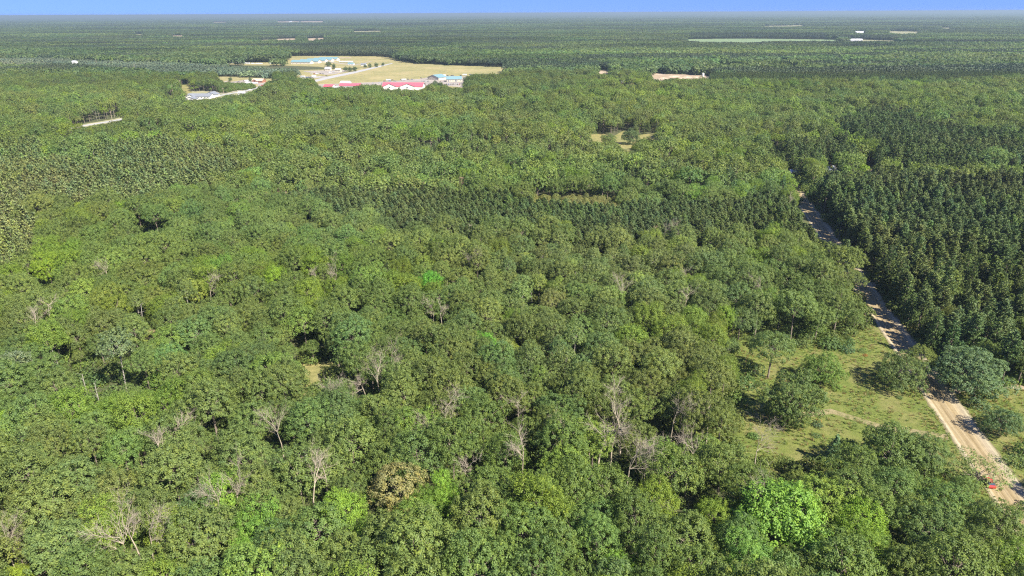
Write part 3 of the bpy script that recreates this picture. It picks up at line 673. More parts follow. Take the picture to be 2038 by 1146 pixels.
# ------------------------------------------------------------------ trees one can point at: (x px, y px of the crown centre, crown width px, kind, tint factor, label)
class TreeRec: pass
TREES = []     # dicts: kind, x, y, s, tint, rot, label, cat, group, depth, z
def put(kind, x, y, R, tint, label=None, H=None, var=None, rot=None, zs=None):
    TREES.append(dict(kind=kind, x=x, y=y, R=R, tint=tint, label=label, var=var, rot=rot, zs=zs))
BASE_R = {'open_oak': 8., 'great_maple': 8., 'thin_tree': 5., 'oak_tree': 5., 'maple_tree': 5., 'aspen_tree': 3., 'red_pine': 2.4, 'white_pine': 4.4, 'young_pine': 2., 'spruce_tree': 2.2, 'shrub': 2.}
def T(r, g_, b_): return (OAKC * np.array([r, g_, b_]))
def lm(kind, px, py, wpx, tint, label, z=12.0, zs=1.0, var=None):
    x, y = g1(px, py, z * zs); _, _, w = pix(x, y, z); put(kind, x, y, .88 * wpx * w / FPX / 2, tint, label, zs=zs, var=var)
def based(kind, px, py, wpx, tint, label, zs=1.0, var=None):
    x, y = g1(px, py, 0); _, _, w = pix(x, y, 2); put(kind, x, y, .85 * wpx * w / FPX / 2, tint, label, zs=zs, var=var)
based('open_oak', 1568, 838, 122, T(.85, .9, 1), 'large dark green round oak standing alone at the left of the meadow', 1.05, 1)
based('open_oak', 1632, 764, 80, T(1.05, 1.2, 1), 'rounded bright green tree at the upper left of the meadow', .85, 0)
based('oak_tree', 1528, 752, 92, T(.85, .92, 1.0), 'tall dark oak with its bare trunk showing behind the round meadow oak', .95, 2)
based('open_oak', 1788, 772, 96, T(.9, .92, 1.1), 'broad dark oak on the meadow beside the dirt road', .9, 2)
based('oak_tree', 1825, 752, 62, T(1.1, 1.0, .9), 'small olive crown leaning over the left edge of the dirt road', .8, 4)
based('open_oak', 1916, 778, 150, T(.9, 1.0, 1.7), 'wide spreading blue-green oak on the right side of the dirt road', .85, 0)
based('open_oak', 1987, 862, 80, T(.8, .92, 1.4), 'compact dark bushy oak in the grass right of the dirt road', .75, 2)
based('shrub', 2022, 925, 46, T(1.0, 1.05, 1.4), 'low grey-green bush in the verge at the right edge of the photo', 1.)
based('shrub', 2040, 905, 50, T(.9, 1.0, 1.2), 'dark bush behind the low bush at the right edge of the photo', 1.3)
based('spruce_tree', 1655, 925, 44, T(.75, 1.0, 1.7), 'small pointed conifer at the lower edge of the meadow', 1.0)
based('shrub', 1627, 848, 22, T(.7, .8, 1.5), 'small blue-green bush right of the round meadow oak', .8)
based('shrub', 1624, 868, 20, T(.8, .95, 1.3), 'small green bush below the blue-green bush by the meadow oak', .7)
based('shrub', 1628, 838, 14, T(2.2, 1.2, 1.5), 'tiny rust brown bush right of the round meadow oak', .7)
based('shrub', 1686, 700, 30, T(.75, .95, 1.6), 'dark green bush at the upper edge of the meadow', .9)
based('shrub', 1657, 692, 34, T(.85, 1.0, 1.3), 'bush against the wood at the upper left corner of the meadow', 1.1)
based('shrub', 1722, 708, 12, T(2.6, .95, 1.2), 'tiny reddish brown bush below the upper edge of the meadow', .6)
based('shrub', 1716, 700, 20, T(.9, 1.05, 1.2), 'small bush at the top of the meadow near the road', .8)
based('shrub', 1790, 792, 14, T(.8, .9, 1.3), 'tiny bush at the foot of the broad roadside oak', .7)
based('shrub', 1500, 870, 26, T(.9, 1.15, 1.1), 'bright low bush under the left side of the meadow', .7)
based('shrub', 1480, 770, 44, T(.85, 1.0, 1.2), 'spreading bush in the shaded ground left of the meadow', 1.1)
based('shrub', 1500, 745, 40, T(.75, .85, 1.2), 'dark bush behind the spreading bush left of the meadow', 1.4)
based('shrub', 1465, 800, 40, T(1, 1.1, 1.), 'low green bush at the edge of the wood left of the meadow', 1.2)
based('thin_tree', 1938, 985, 125, T(1.25, 1.2, 1.4), 'thin feathery tree with visible forked trunk overhanging the road beside the red car', .8, 0)
based('open_oak', 1768, 950, 150, T(.92, .98, 1.), 'dense round oak jutting into the lower edge of the meadow', .95, 0)
based('oak_tree', 1835, 960, 100, T(.85, .92, 1.), 'dark oak behind the dense round oak that juts into the meadow', .8, 5)
lm('great_maple', 1552, 1035, 185, T(1.25, 1.62, 1.0), 'big bright green feathery maple in the lower right of the forest', 9, .95, 0)
lm('maple_tree', 1495, 1110, 110, T(1.1, 1.45, 1.1), 'bright green maple below and left of the big feathery maple', 12, 1.0, 2)
lm('oak_tree', 792, 962, 118, T(1.75, 1.22, 1.8), 'oak with yellow-tan wilting leaves and pale limbs showing', 12.5, 1.0, 2)
lm('maple_tree', 885, 955, 66, T(1.4, 1.75, .9), 'narrow lime green maple right of the tan wilting oak', 13, 1.05, 2)
lm('maple_tree', 678, 1005, 92, T(1.4, 1.65, .9), 'lime green maple below the grey dead tree left of the tan oak', 12, 1., 1)
lm('maple_tree', 732, 1045, 60, T(1.3, 1.55, .9), 'smaller lime green maple right below the lime green maple', 11.5, .95, 0)
lm('maple_tree', 336, 1040, 98, T(1.45, 1.45, .9), 'round yellow-green maple near the lower left of the forest', 12.5, 1., 1)
lm('maple_tree', 512, 1030, 90, T(1.15, 1.5, 1.), 'bright green maple right of the round yellow-green maple', 12.5, 1.05, 2)
lm('maple_tree', 478, 1085, 60, T(1.2, 1.6, .9), 'vivid green maple just below the bright green maple in the lower left', 11.5, .95, 0)
lm('maple_tree', 26, 1125, 52, T(1.8, 1.75, .8), 'vivid yellow-green maple in the bottom left corner', 12, 1., 1)
lm('maple_tree', 856, 552, 48, T(.9, 1.7, .8), 'vivid green maple standing out in the olive canopy at mid height', 13, 1., 0)
lm('maple_tree', 966, 672, 50, T(.95, 1.6, .8), 'vivid green maple left of the bluish aspen grove', 12.5, .95, 2)
lm('oak_tree', 1100, 594, 56, T(1.35, 1.1, 1.4), 'tan-leaved oak in the middle of the canopy', 12.5, 1.0, 3)
lm('oak_tree', 1015, 682, 45, T(1.5, 1.35, .9), 'yellowish oak between the vivid maple and the aspen grove', 12, 1.0, 4)
lm('maple_tree', 1230, 1110, 70, T(1.15, 1.5, .8), 'bright green maple at the bottom edge right of centre', 12, 1., 1)
lm('aspen_tree', 28, 715, 52, T(1.3, 1.2, 2.6), 'pale silvery aspen at the left edge above the dark gap', 13, 1.05, 0)
lm('aspen_tree', 232, 700, 72, T(1.05, 1.05, 1.8), 'grey-green flat-topped aspen with its long bare trunk over the dark gap', 14, 1.15, 1)
lm('oak_tree', 1990, 1035, 100, T(1.0, 1.0, 1.), 'oak covering the near end of the dirt road in the bottom right', 12, 1., 3)
lm('oak_tree', 2045, 1030, 90, T(1.1, 1.1, 1.), 'oak at the right edge below the near end of the dirt road', 12, .95, 4)
for q_, (px_, py_, w_, lb_) in enumerate(((654, 128, 13, 'big dark tree in front of the hangars'), (664, 131, 8, 'smaller tree right of the big dark tree by the hangars'), (688, 137, 10, 'first of the trees in the row left of the runway'), (697, 137.5, 9, 'second of the trees in the row left of the runway'), (706, 137, 9, 'last of the trees in the row left of the runway'),
        (727, 131, 7, 'round tree by the small sheds near the runway'), (736, 130, 8, 'first of the three small trees beside the far runway'), (749, 129, 8, 'middle of the three small trees beside the far runway'), (762, 127, 6, 'last of the three small trees beside the far runway'), (866, 166, 12, 'dark tree in front of the teal square roof'), (876, 169, 12, 'dark tree between the two teal roofs'), (861, 172, 12, 'tree left of the teal roofs at the wood edge'),
        (732, 174, 12, 'first of the trees between the red roofs'), (742, 176, 12, 'second of the trees between the red roofs'), (752, 177, 10, 'last of the trees between the red roofs'), (773, 180, 8, 'left tree in front of the long red-roofed building'), (794, 179, 8, 'right tree in front of the long red-roofed building'), (458, 157, 8, 'lone round tree on the dry lawn near the brown building'), (498, 158, 7, 'tree beside the brown brick building'), (928, 160, 16, 'tree at the right end of the wide teal roof'))):
    lm('open_oak', px_, py_, w_, T(.75, .8, 1.3), lb_, 6, .85, q_)
lm('oak_tree', 1672, 530, 84, T(1.05, .98, .9), 'round olive oak overhanging the dirt road above the meadow', 12, 1., 1)
lm('oak_tree', 1975, 325, 60, T(1.1, 1.2, 1.4), 'rounded broad tree standing among the dark pines at the right edge', 13, 1.1, 3)
lm('open_oak', 1255, 272, 34, T(.8, .85, 1.3), 'dark round tree in the middle of the yellow glade', 7, 1.0, 0)
lm('open_oak', 1212, 278, 34, T(1.1, 1.1, 1.3), 'pale green tree in the left part of the yellow glade', 7, .65, 4)

# dead trees: (x, y px of the crown centre, model, scale, label)
DEADS = [
 (1222, 792, 0, 1.0, 'bleached dead tree with a wide twiggy crown, highest of the dead group right of centre'), (1238, 838, 1, 1.0, 'bleached dead tree with pale forks in the middle of the dead group right of centre'),
 (1192, 900, 2, 1.15, 'tall leaning dead tree at the left of the dead group right of centre'), (1250, 935, 3, 1.15, 'large many-branched dead tree at the bottom of the dead group right of centre'),
 (1285, 915, 4, 1.0, 'dead tree with arching bare limbs at the right of the dead group'), (1218, 880, 5, .85, 'dead tree between the leaning and the arching dead trees'),
 (1338, 850, 3, .6, 'thin grey dead tree right of the dead group'), (1370, 925, 2, .55, 'small dead top right and below of the dead group'),
 (1040, 912, 1, 1.05, 'forked pale dead tree left of the dead group'), (1030, 830, 0, .8, 'dark brown dead tree above the forked pale dead tree'), (1130, 890, 5, .5, 'small grey dead tree between the two groups of dead trees'),
 (930, 950, 4, 1.0, 'grey twiggy dead tree right of the narrow lime maple'), (893, 862, 2, .75, 'upright bare dead tree above the tan wilting oak'), (868, 880, 3, .55, 'small dead tree left of the upright bare dead tree'),
 (648, 952, 0, .9, 'grey twiggy dead tree left of the tan wilting oak'), (622, 985, 5, .7, 'low grey dead tree beside the lime green maple'), (466, 1000, 1, .85, 'twiggy dead tree above the bright green maple in the lower left'),
 (432, 1025, 2, .6, 'small dead tree between the two bright maples in the lower left'), (325, 905, 4, .85, 'pale twiggy dead tree in the left part of the canopy'), (348, 895, 5, .6, 'brown-grey dead tree beside the pale twiggy one at left'),
 (248, 1105, 2, .9, 'slender bare dead tree in the dark gap near the bottom left'), (300, 1090, 3, .8, 'leaning bare dead tree in the dark gap near the bottom left'), (272, 1085, 1, .75, 'pale broken dead tree between two others near the bottom left'),
 (100, 628, 0, .95, 'wide fan-shaped dead tree near the left edge'), (72, 658, 5, .5, 'small dead tree below the fan-shaped dead tree at left'), (665, 558, 1, .95, 'pale forked dead tree in the upper middle of the oak canopy'),
 (628, 562, 4, .45, 'small grey dead top left of the pale forked dead tree'), (418, 588, 3, .8, 'brownish dead tree in the left canopy'), (210, 562, 2, .55, 'small dead top in the upper left oak canopy'), (755, 770, 3, .85, 'brownish bare tree above the tan wilting oak'),
 (728, 782, 5, .7, 'grey bare tree beside the brownish bare tree'), (792, 752, 1, .6, 'short bare tree right of the brownish bare tree'), (658, 812, 2, .5, 'dead sapling below the sandy gap'), (880, 640, 4, .6, 'reddish dead tree in the middle canopy'),
 (862, 628, 0, .5, 'grey dead top beside the reddish dead tree in the middle canopy'), (1242, 605, 2, .7, 'bare brown tree right of the tan-leaved oak'), (1365, 610, 0, .95, 'grey twiggy dead tree left of the shaded wood edge'), (1362, 566, 4, .65, 'smaller dead tree above the grey twiggy dead tree'),
 (1522, 592, 5, .9, 'grey dead tree in the wood left of the dirt road'), (1320, 478, 3, .7, 'pale dead tree at the lower edge of the pine plantation'), (1345, 485, 1, .5, 'small pale dead tree at the lower edge of the pine plantation'),
 (935, 545, 2, .55, 'pale dead top left of the smooth aspen canopy'), (1570, 412, 4, .6, 'pale bare tree beside the upper end of the dirt road'), (1290, 205, 4, .9, 'grey bare crown in the far canopy'), (1445, 180, 0, .8, 'grey bare crown left of the far dark pines'), (25, 1115, 3, .4, 'small bare twigs beside the vivid yellow-green maple'),
 (1500, 1005, 1, .5, 'small bare tree above the bright maples in the lower right'), (1408, 860, 5, .5, 'dead top left of the meadow'), (560, 880, 2, .5, 'small bare fork in the left middle canopy'), (1505, 905, 3, .5, 'bare twigs below the meadow edge')]
DEADPINES = [(473, 415, 0, .9), (486, 410, 1, 1.0), (497, 405, 2, 1.05), (506, 408, 0, 1.1), (517, 402, 1, 1.1), (527, 398, 3, 1.1), (538, 402, 2, .95), (556, 392, 1, .9), (562, 397, 3, .9), (480, 420, 2, .8), (600, 360, 2, .8), (628, 362, 0, .9), (650, 370, 2, .7), (918, 370, 1, .9), (938, 368, 0, .9), (968, 372, 1, .9), (980, 366, 2, .9),
             (900, 465, 0, 1.1), (925, 470, 2, 1.0), (967, 472, 0, 1.1), (1047, 466, 2, 1.0), (840, 378, 1, .7), (876, 372, 3, .7), (1305, 470, 1, .8), (720, 350, 2, .6)]
SNAGP = [(152, 782, 1, 'pale leaning snag at the left rim of the dark gap'), (112, 758, 0, 'short pale snag left of the dark gap'), (118, 730, 1, 'pale trunk left of the dark gap, behind the short snag'), (196, 795, 0, 'small white snag below the dark gap'), (172, 775, 0, 'leaning bare snag inside the dark gap'), (284, 652, 2, 'tall pale dead trunk above the small gap'), (295, 602, 0, 'short pale dead trunk above the tall one'), (10, 310, 2, 'orange-brown bare trunk at the left edge')]
recs_dead = []
for px, py, mi, s, lb in DEADS:
    x, y = g1(px, py, 12.0 * min(1, max(.8, s))); recs_dead.append((x, y, mi, s, lb, 'dead'))
for px, py, mi, s in DEADPINES:
    x, y = g1(px, py, 9.0); recs_dead.append((x, y, mi, s, None, 'pine'))
for px, py, mi, lb in SNAGP:
    x, y = g1(px, py, 3.0); recs_dead.append((x, y, mi, 1.0, lb, 'snag'))
DXY = np.array([(r[0], r[1]) for r in recs_dead]); DS = np.array([2.2 + 2.0 * r[3] if r[5] == 'dead' else 1.6 for r in recs_dead])
LXY = np.array([(t_['x'], t_['y']) for t_ in TREES]); LR = np.array([t_['R'] for t_ in TREES])

# ------------------------------------------------------------------ fill of the near and middle forest
def jgrid(sp, y0, y1, slope, x_pad=30, jit=.42, r_=rng, row=False):
    ys_ = np.arange(y0, y1, sp * (.87 if not row else 1)); P = []
    for i, y in enumerate(ys_):
        hw = y * slope + x_pad; xs_ = np.arange(-hw, hw, sp) + (sp / 2 if i % 2 and not row else 0)
        P.append(np.stack([xs_, np.full(len(xs_), y)], 1))
    P = np.concatenate(P); return P + r_.uniform(-jit, jit, P.shape) * sp
YN, YM, YP1, YP2 = 420.0, 1300.0, 5600.0, 13500.0
SL = 0.86
P = jgrid(6.2, 62, YM, SL, 40)
Z = zone_of(P)
keepz = np.isin(Z, ('oak', 'aspen', 'wpmix')); Pb = P[keepz]; Zb = Z[keepz]
spn = vnoise(Pb[:, 0], Pb[:, 1], 55, 21)
kind = np.full(len(Pb), 'oak_tree', dtype=object); u = rng.random(len(Pb))
kind[(u < .10) | ((spn > .72) & (u < .45))] = 'maple_tree'
asp = (Zb == 'aspen') | ((vnoise(Pb[:, 0], Pb[:, 1], 48, 31) > .74) & (u > .4)); kind[asp] = 'aspen_tree'
wm = ((Zb == 'wpmix') & (rng.random(len(Pb)) < .55)) | ((Pb[:, 1] > 520) & (Zb == 'oak') & (vnoise(Pb[:, 0] * .45, Pb[:, 1], 70, 45) > .70) & (rng.random(len(Pb)) < .6)); kind[wm] = 'white_pine'
kind[(rng.random(len(Pb)) < .012) & (kind == 'oak_tree')] = 'white_pine'
R = np.select([kind == 'oak_tree', kind == 'maple_tree', kind == 'aspen_tree'], [rng.uniform(3.9, 6.6, len(Pb)), rng.uniform(3.8, 6.0, len(Pb)), rng.uniform(2.6, 4.0, len(Pb))], rng.uniform(3., 4.2, len(Pb)))
# thin out: keep larger crowns apart (simple grid-based dart rejection)
def thin(P, R, f, existing=None):
    cell = {}; keep = np.zeros(len(P), bool); cs = 8.0
    order = np.argsort(-R + rng.normal(0, .8, len(R)))
    if existing is not None:
        for (x, y), r in zip(*existing): cell.setdefault((int(x // cs), int(y // cs)), []).append((x, y, r))
    for i in order:
        x, y = P[i]; r = R[i]; cx, cy_ = int(x // cs), int(y // cs); ok = True
        for a in (cx - 1, cx, cx + 1):
            for b_ in (cy_ - 1, cy_, cy_ + 1):
                for (qx, qy, qr) in cell.get((a, b_), ()):
                    if (qx - x) ** 2 + (qy - y) ** 2 < (f * (r + qr)) ** 2: ok = False; break
                if not ok: break
            if not ok: break
        if ok: keep[i] = True; cell.setdefault((cx, cy_), []).append((x, y, r))
    return keep
k = thin(Pb, R, .585, (LXY, LR * 1.3)); Pb = Pb[k]; R = R[k]; kind = kind[k]; Zb = Zb[k]
# room round the dead trees, more of it on the camera's side
def near_dead(P, extra=0.0):
    bad = np.zeros(len(P), bool)
    for (dx, dy), ds in zip(DXY, DS):
        vx, vy = P[:, 0] - dx, P[:, 1] - dy; vy = np.where(vy < 0, vy / 1.5, vy); bad |= vx * vx + vy * vy < (ds + extra) ** 2
    return bad
def blocked(P, R, h):
    b_ = np.zeros(len(P), bool)
    for ox, oy in ((0, 0), (-.75, 0), (.75, 0), (0, -.7), (0, .7)): b_ |= open_land(P + np.stack([R * ox, R * oy], 1), h, -.5 if ox or oy else 1.0)
    return b_
bad = near_dead(Pb); b_full = blocked(Pb, R, 12.5 + R); b_half = blocked(Pb, R * .55, 7.0 + R * .5); small = b_full & ~b_half & (rng.random(len(Pb)) < .85)
R = np.where(small, R * .55, R); bad |= b_full & ~small
val = vnoise(Pb[:, 0] * .45, Pb[:, 1], 21, 55) < .05; bad |= val & (rng.random(len(Pb)) < .6) & (Pb[:, 1] > 120)      # narrow hollows in the canopy
Pb = Pb[~bad]; R = R[~bad]; kind = kind[~bad]
def pines(zone, sp, kindname, Rr, row=True, jit=.2):
    P = jgrid(sp, 62, YM, SL, 40, jit, row=row); P = P[zone_of(P) == zone]
    P = P[~(open_land(P, np.full(len(P), 15.5), -1.2) | open_land(P - [1.5, 0], np.full(len(P), 14.0), -2.5) | open_land(P + [1.5, 0], np.full(len(P), 14.0), -2.5))]; P = P[~near_dead(P, -1.0)]
    if len(LXY): 
        d = np.sqrt(((P[:, None, :] - LXY[None]) ** 2).sum(2)); P = P[(d > LR[None] * .9).all(1)]
    return P, rng.uniform(Rr[0], Rr[1], len(P)), np.full(len(P), kindname, dtype=object)
sets = [(Pb, R, kind)]
sets.append(pines('pineA', 3.5, 'red_pine', (1.8, 2.4), False, .30)); Pq, Rq, Kq = pines('pineB', 4.7, 'red_pine', (2.3, 3.4), False, .42); mq = rng.random(len(Pq)); Kq[mq < .12] = 'oak_tree'; Rq[mq < .12] = 3.4; Kq[mq > .86] = 'white_pine'; Rq[mq > .86] = 3.6; sets.append((Pq, Rq, Kq))
Pw, Rw, Kw = pines('wp', 6.2, 'white_pine', (3.2, 4.6), False, .4); mk = rng.random(len(Pw)); Kw[mk < .30] = 'red_pine'; Rw[mk < .30] = 2.9; mm = (mk > .84); Kw[mm] = 'oak_tree'; sets.append((Pw, Rw, Kw))
sets.append(pines('scrub', 3.7, 'young_pine', (2.7, 3.7), False, .45)); Pt, Rt, Kt = pines('tan', 4.0, 'aspen_tree', (1.9, 2.5), False, .3); sets.append((Pt, Rt, np.full(len(Pt), 'tan', dtype=object)))
Pg, Rg, Kg = pines('graypine', 5.0, 'young_pine', (2.2, 3.0), False, .4); sets.append((Pg, Rg, np.full(len(Pg), 'gray', dtype=object)))
AP = np.concatenate([s[0] for s in sets]); AR = np.concatenate([s[1] for s in sets]); AK = np.concatenate([s[2] for s in sets])
tk = AK.copy(); tk[AK == 'maple_tree'] = 'maple'; tk[AK == 'aspen_tree'] = 'aspen'; tk[AK == 'red_pine'] = 'pine'; tk[AK == 'white_pine'] = 'wpine'; tk[AK == 'young_pine'] = 'scrub'
AT = tint_for(tk, AP, rng); AT[(tk == 'pine') & (AP[:, 0] > 150)] *= 1.18
AT *= (1 - .22 * sstep(AP[:, 1] + 300 * (vnoise(AP[:, 0], AP[:, 1], 150, 44) - .5), 900, 1350))[:, None]      # tint darkens gradually with distance, onset varied by noise
AK = np.where(AK == 'tan', 'aspen_tree', AK); AK = np.where(AK == 'gray', 'young_pine', AK)
AH = hills(AP[:, 0], AP[:, 1]); AX, AY, AW = pix(AP[:, 0], AP[:, 1], AH + 12)
AZS = np.where((tk == 'gray') | (tk == 'scrub'), 1.45, np.where(tk == 'tan', .8, 1.0)) * np.where(np.isin(tk, ('pine', 'tan')), rng.uniform(.93, 1.07, len(AP)), rng.uniform(.84, 1.14, len(AP)) * (.86 + .28 * vnoise(AP[:, 0] * .6, AP[:, 1], 45, 71)))
onframe = (AX > -20) & (AX < PW + 20) & (AY < PH + 40)
# near objects: the largest in view, up to the limit of each kind
LIMIT = {'oak_tree': 290, 'maple_tree': 150, 'aspen_tree': 120, 'red_pine': 150, 'white_pine': 200, 'young_pine': 120}
as_obj = np.zeros(len(AP), bool)
for kd, lim in LIMIT.items():
    ii = np.nonzero((AK == kd) & onframe)[0]; ii = ii[np.argsort(AW[ii] / AR[ii])][:lim - sum(t_['kind'] == kd for t_ in TREES)]; as_obj[ii] = True
def colour_word(tn):
    r, g_, b_ = tn / OAKC
    if r / g_ > 1.12: return 'yellowish'
    if g_ > 1.35: return 'bright green'
    if b_ / g_ > 1.35: return 'bluish green'
    if g_ < .84: return 'dark green'
    if r / g_ > 1.03: return 'olive green'
    return 'mid green'
FORM = {'oak_tree': ('oak', 'oak tree'), 'maple_tree': ('maple', 'maple tree'), 'aspen_tree': ('slim aspen', 'aspen tree'), 'red_pine': ('narrow pine', 'pine tree'), 'white_pine': ('layered white pine', 'pine tree'), 'young_pine': ('young pine', 'pine tree')}
GROUPS = {'oak_tree': 'oaks of the forest canopy', 'maple_tree': 'maples of the forest canopy', 'aspen_tree': 'aspens of the forest canopy', 'red_pine': 'pines of the plantations', 'white_pine': 'layered pines right of the road and among the oaks', 'young_pine': 'young pines of the left scrubland'}
LMK = [(1222, 792, 'the highest bleached dead tree'), (1192, 900, 'the tall leaning dead tree'), (1285, 915, 'the arching dead tree'), (1040, 912, 'the forked pale dead tree'), (930, 950, 'the dead tree beside the lime maple'),
       (893, 862, 'the upright bare dead tree'), (648, 952, 'the dead tree left of the tan oak'), (466, 1000, 'the twiggy dead tree at lower left'), (325, 905, 'the pale twiggy dead tree at left'), (272, 1095, 'the three bare trees at bottom left'),
       (100, 628, 'the fan-shaped dead tree at left'), (665, 558, 'the pale forked dead tree'), (418, 588, 'the brownish dead tree at left'), (755, 770, 'the brownish bare tree'), (880, 640, 'the reddish dead tree'), (1242, 605, 'the bare brown tree'),
       (1365, 610, 'the grey twiggy dead tree'), (1522, 592, 'the grey dead tree near the road'), (1320, 478, 'the pale dead tree below the plantation'), (1550, 1030, 'the big bright feathery maple'), (792, 962, 'the tan wilting oak'),
       (336, 1040, 'the round yellow-green maple'), (26, 1125, 'the vivid maple in the bottom left corner'), (856, 552, 'the vivid green maple at mid height'), (966, 672, 'the vivid maple by the aspen grove'), (1100, 594, 'the tan-leaved oak at the middle'),
       (1100, 710, 'the bluish aspen grove'), (28, 715, 'the silvery aspen at the left edge'), (232, 720, 'the dark gap at left'), (625, 755, 'the sandy gap'), (1560, 800, 'the large round meadow oak'), (1630, 735, 'the bright round meadow tree'),
       (1790, 745, 'the broad roadside oak'), (1915, 735, 'the wide spreading oak by the road'), (1985, 830, 'the bushy oak right of the road'), (1768, 910, 'the dense oak jutting into the meadow'), (1965, 955, 'the red car'),
       (1672, 530, 'the olive oak overhanging the road'), (1590, 400, 'the far end of the dirt road'), (1700, 560, 'the pale turn-in beside the road'), (1655, 345, 'the grey-roofed house in the trees'), (1975, 325, 'the round tree among dark pines'),
       (500, 410, 'the stand of reddish dead pines'), (1160, 385, 'the tan strip of young trees'), (950, 370, 'the reddish pines above the plantation'), (930, 468, 'the dead pines below the plantation'), (1240, 280, 'the yellow glade'),
       (0, 320, 'the orange bare trunk at the left edge'), (300, 340, 'the middle of the grey-green pine scrub'), (30, 480, 'the pale pine scrub at the left edge'), (1019, 1146, 'the middle of the bottom edge'), (2038, 1146, 'the bottom right corner'),
       (2038, 600, 'the middle of the right edge'), (0, 900, 'the left edge below the dark gap'), (1640, 1146, 'the bottom edge below the feathery maple'), (700, 1146, 'the bottom edge below the tan oak'), (560, 640, 'the dark hollow left of centre'),
       (1200, 520, 'the smooth pale aspen canopy'), (1420, 760, 'the wood edge left of the meadow'), (284, 640, 'the tall pale dead trunk'), (1850, 600, 'the layered pines right of the road'), (1900, 430, 'the big pine plantation at right')]
NUM = ('next to and', 'two crowns', 'three crowns', 'four crowns', 'five crowns', 'six crowns', 'seven crowns', 'eight crowns', 'nine crowns', 'ten crowns', 'eleven crowns', 'twelve crowns', 'thirteen crowns', 'fourteen crowns', 'fifteen crowns')
DIRS = ('right of', 'above right of', 'straight above', 'above left of', 'left of', 'below left of', 'straight below', 'below right of')
LXp = np.array([(q[0], q[1]) for q in LMK], float); used = set()
for i in sorted(np.nonzero(as_obj)[0], key=lambda j: AW[j]):
    size = 'large' if AR[i] > 5.6 else ('small' if AR[i] < 4.6 and AK[i] in ('oak_tree', 'maple_tree') else '')
    cw = AR[i] * 1.5 / AW[i] * FPX; dd = LXp - np.array([AX[i], AY[i]]); dl = np.hypot(dd[:, 0], dd[:, 1] * 1.3) / cw; got = None
    for j in np.argsort(dl)[:9]:
        n_ = int(round(dl[j])) - 1
        if n_ >= len(NUM): break
        ang = math.degrees(math.atan2(dd[j, 1] * 1.3, -dd[j, 0])) % 360; w_ = DIRS[int((ang + 22.5) // 45) % 8]
        for sz_ in ((size, '') if size else ('',)):
            lb = ' '.join(('%s %s %s, %s %s %s' % (sz_, colour_word(AT[i]), FORM[AK[i]][0], NUM[max(0, n_)], w_, LMK[j][2])).split())
            if lb not in used and len(lb.replace('-', ' ').split()) <= 16: got = lb; break
        if got: break
    if not got: as_obj[i] = False; continue         # stays in the forest as a whole
    used.add(got)
    TREES.append(dict(kind=AK[i], x=AP[i, 0], y=AP[i, 1], R=AR[i], tint=AT[i], label=got, var=None, rot=None, zs=AZS[i], group=GROUPS[AK[i]]))
NICE = {'open_oak': 'oak_tree', 'great_maple': 'maple_tree', 'thin_tree': 'roadside_tree'}
def make_tree(kind, x, y, R, tint, label, cat, var=None, rot=None, zs=None, group=None):
    L = KINDS[kind]; v = int(rng.integers(len(L))) if var is None else var % len(L)
    e = bpy.data.objects.new(NICE.get(kind, kind), None); SC.collection.objects.link(e); e.empty_display_size = .5
    s = R / BASE_R[kind]; sz = (s if kind in ('shrub', 'spruce_tree') else .5 + .5 * s) * (zs or 1.0)
    e.location = (x, y, float(hills(x, y)) - .05); e.rotation_euler = (0, 0, rng.random() * 6.28 if rot is None else rot); e.scale = (s, s, sz)
    for nm, me in (('crown', L[v][0]), ('trunk', L[v][1])):
        c = bpy.data.objects.new(nm, me); SC.collection.objects.link(c); c.parent = e; c['tint'] = [float(q) for q in tint]
    tag(e, label, cat, group); return e
for t_ in TREES:
    cat = FORM.get(NICE.get(t_['kind'], t_['kind']), (None, {'shrub': 'bush', 'spruce_tree': 'spruce tree', 'thin_tree': 'tree'}.get(t_['kind'])))[1]
    make_tree(t_['kind'], t_['x'], t_['y'], t_['R'], t_['tint'], t_['label'], cat, t_['var'], t_['rot'], t_['zs'], t_.get('group') or GROUPS.get(NICE.get(t_['kind'], t_['kind']), 'bushes of the meadow'))
ORD = ('first', 'second', 'third', 'fourth', 'fifth', 'sixth', 'seventh', 'eighth', 'ninth', 'tenth', 'eleventh')
DPN = {}
for nm_, sel in (('dead stand left of the plantation', lambda a, b_: 460 < a < 570), ('bare ones above the plantation', lambda a, b_: a >= 570 and b_ < 400), ('bare ones below the plantation', lambda a, b_: b_ > 440)):
    q_ = sorted([(p_[0], len(DEADS) + k_) for k_, p_ in enumerate(DEADPINES) if sel(p_[0], p_[1])])
    for r_i, (_, k_) in enumerate(q_): DPN[k_] = (ORD[r_i] + ' from the left', nm_)
for n_, (x, y, mi, s, lb, ty) in enumerate(recs_dead):
    me = {'dead': DEAD, 'pine': DEADPINE, 'snag': SNAGS}[ty][mi]; nm = {'dead': 'dead_tree', 'pine': 'dead_pine', 'snag': 'dead_tree'}[ty]
    o = link(nm, me, loc=(x, y, float(hills(x, y)) - .05), rz=rng.random() * 6.28); o.scale = (.55 + .5 * s, .55 + .5 * s, .8 + .2 * s) if ty != 'snag' else (1, 1, 1)
    if lb is None:
        px, py, _ = pix(x, y, 9); lb = '%s dead pine, %s of the %s' % ('reddish' if mi % 2 else 'grey', DPN.get(n_, ('', ''))[0], DPN.get(n_, ('', ''))[1])
    tag(o, lb, 'dead tree', 'dead trees in the canopy')
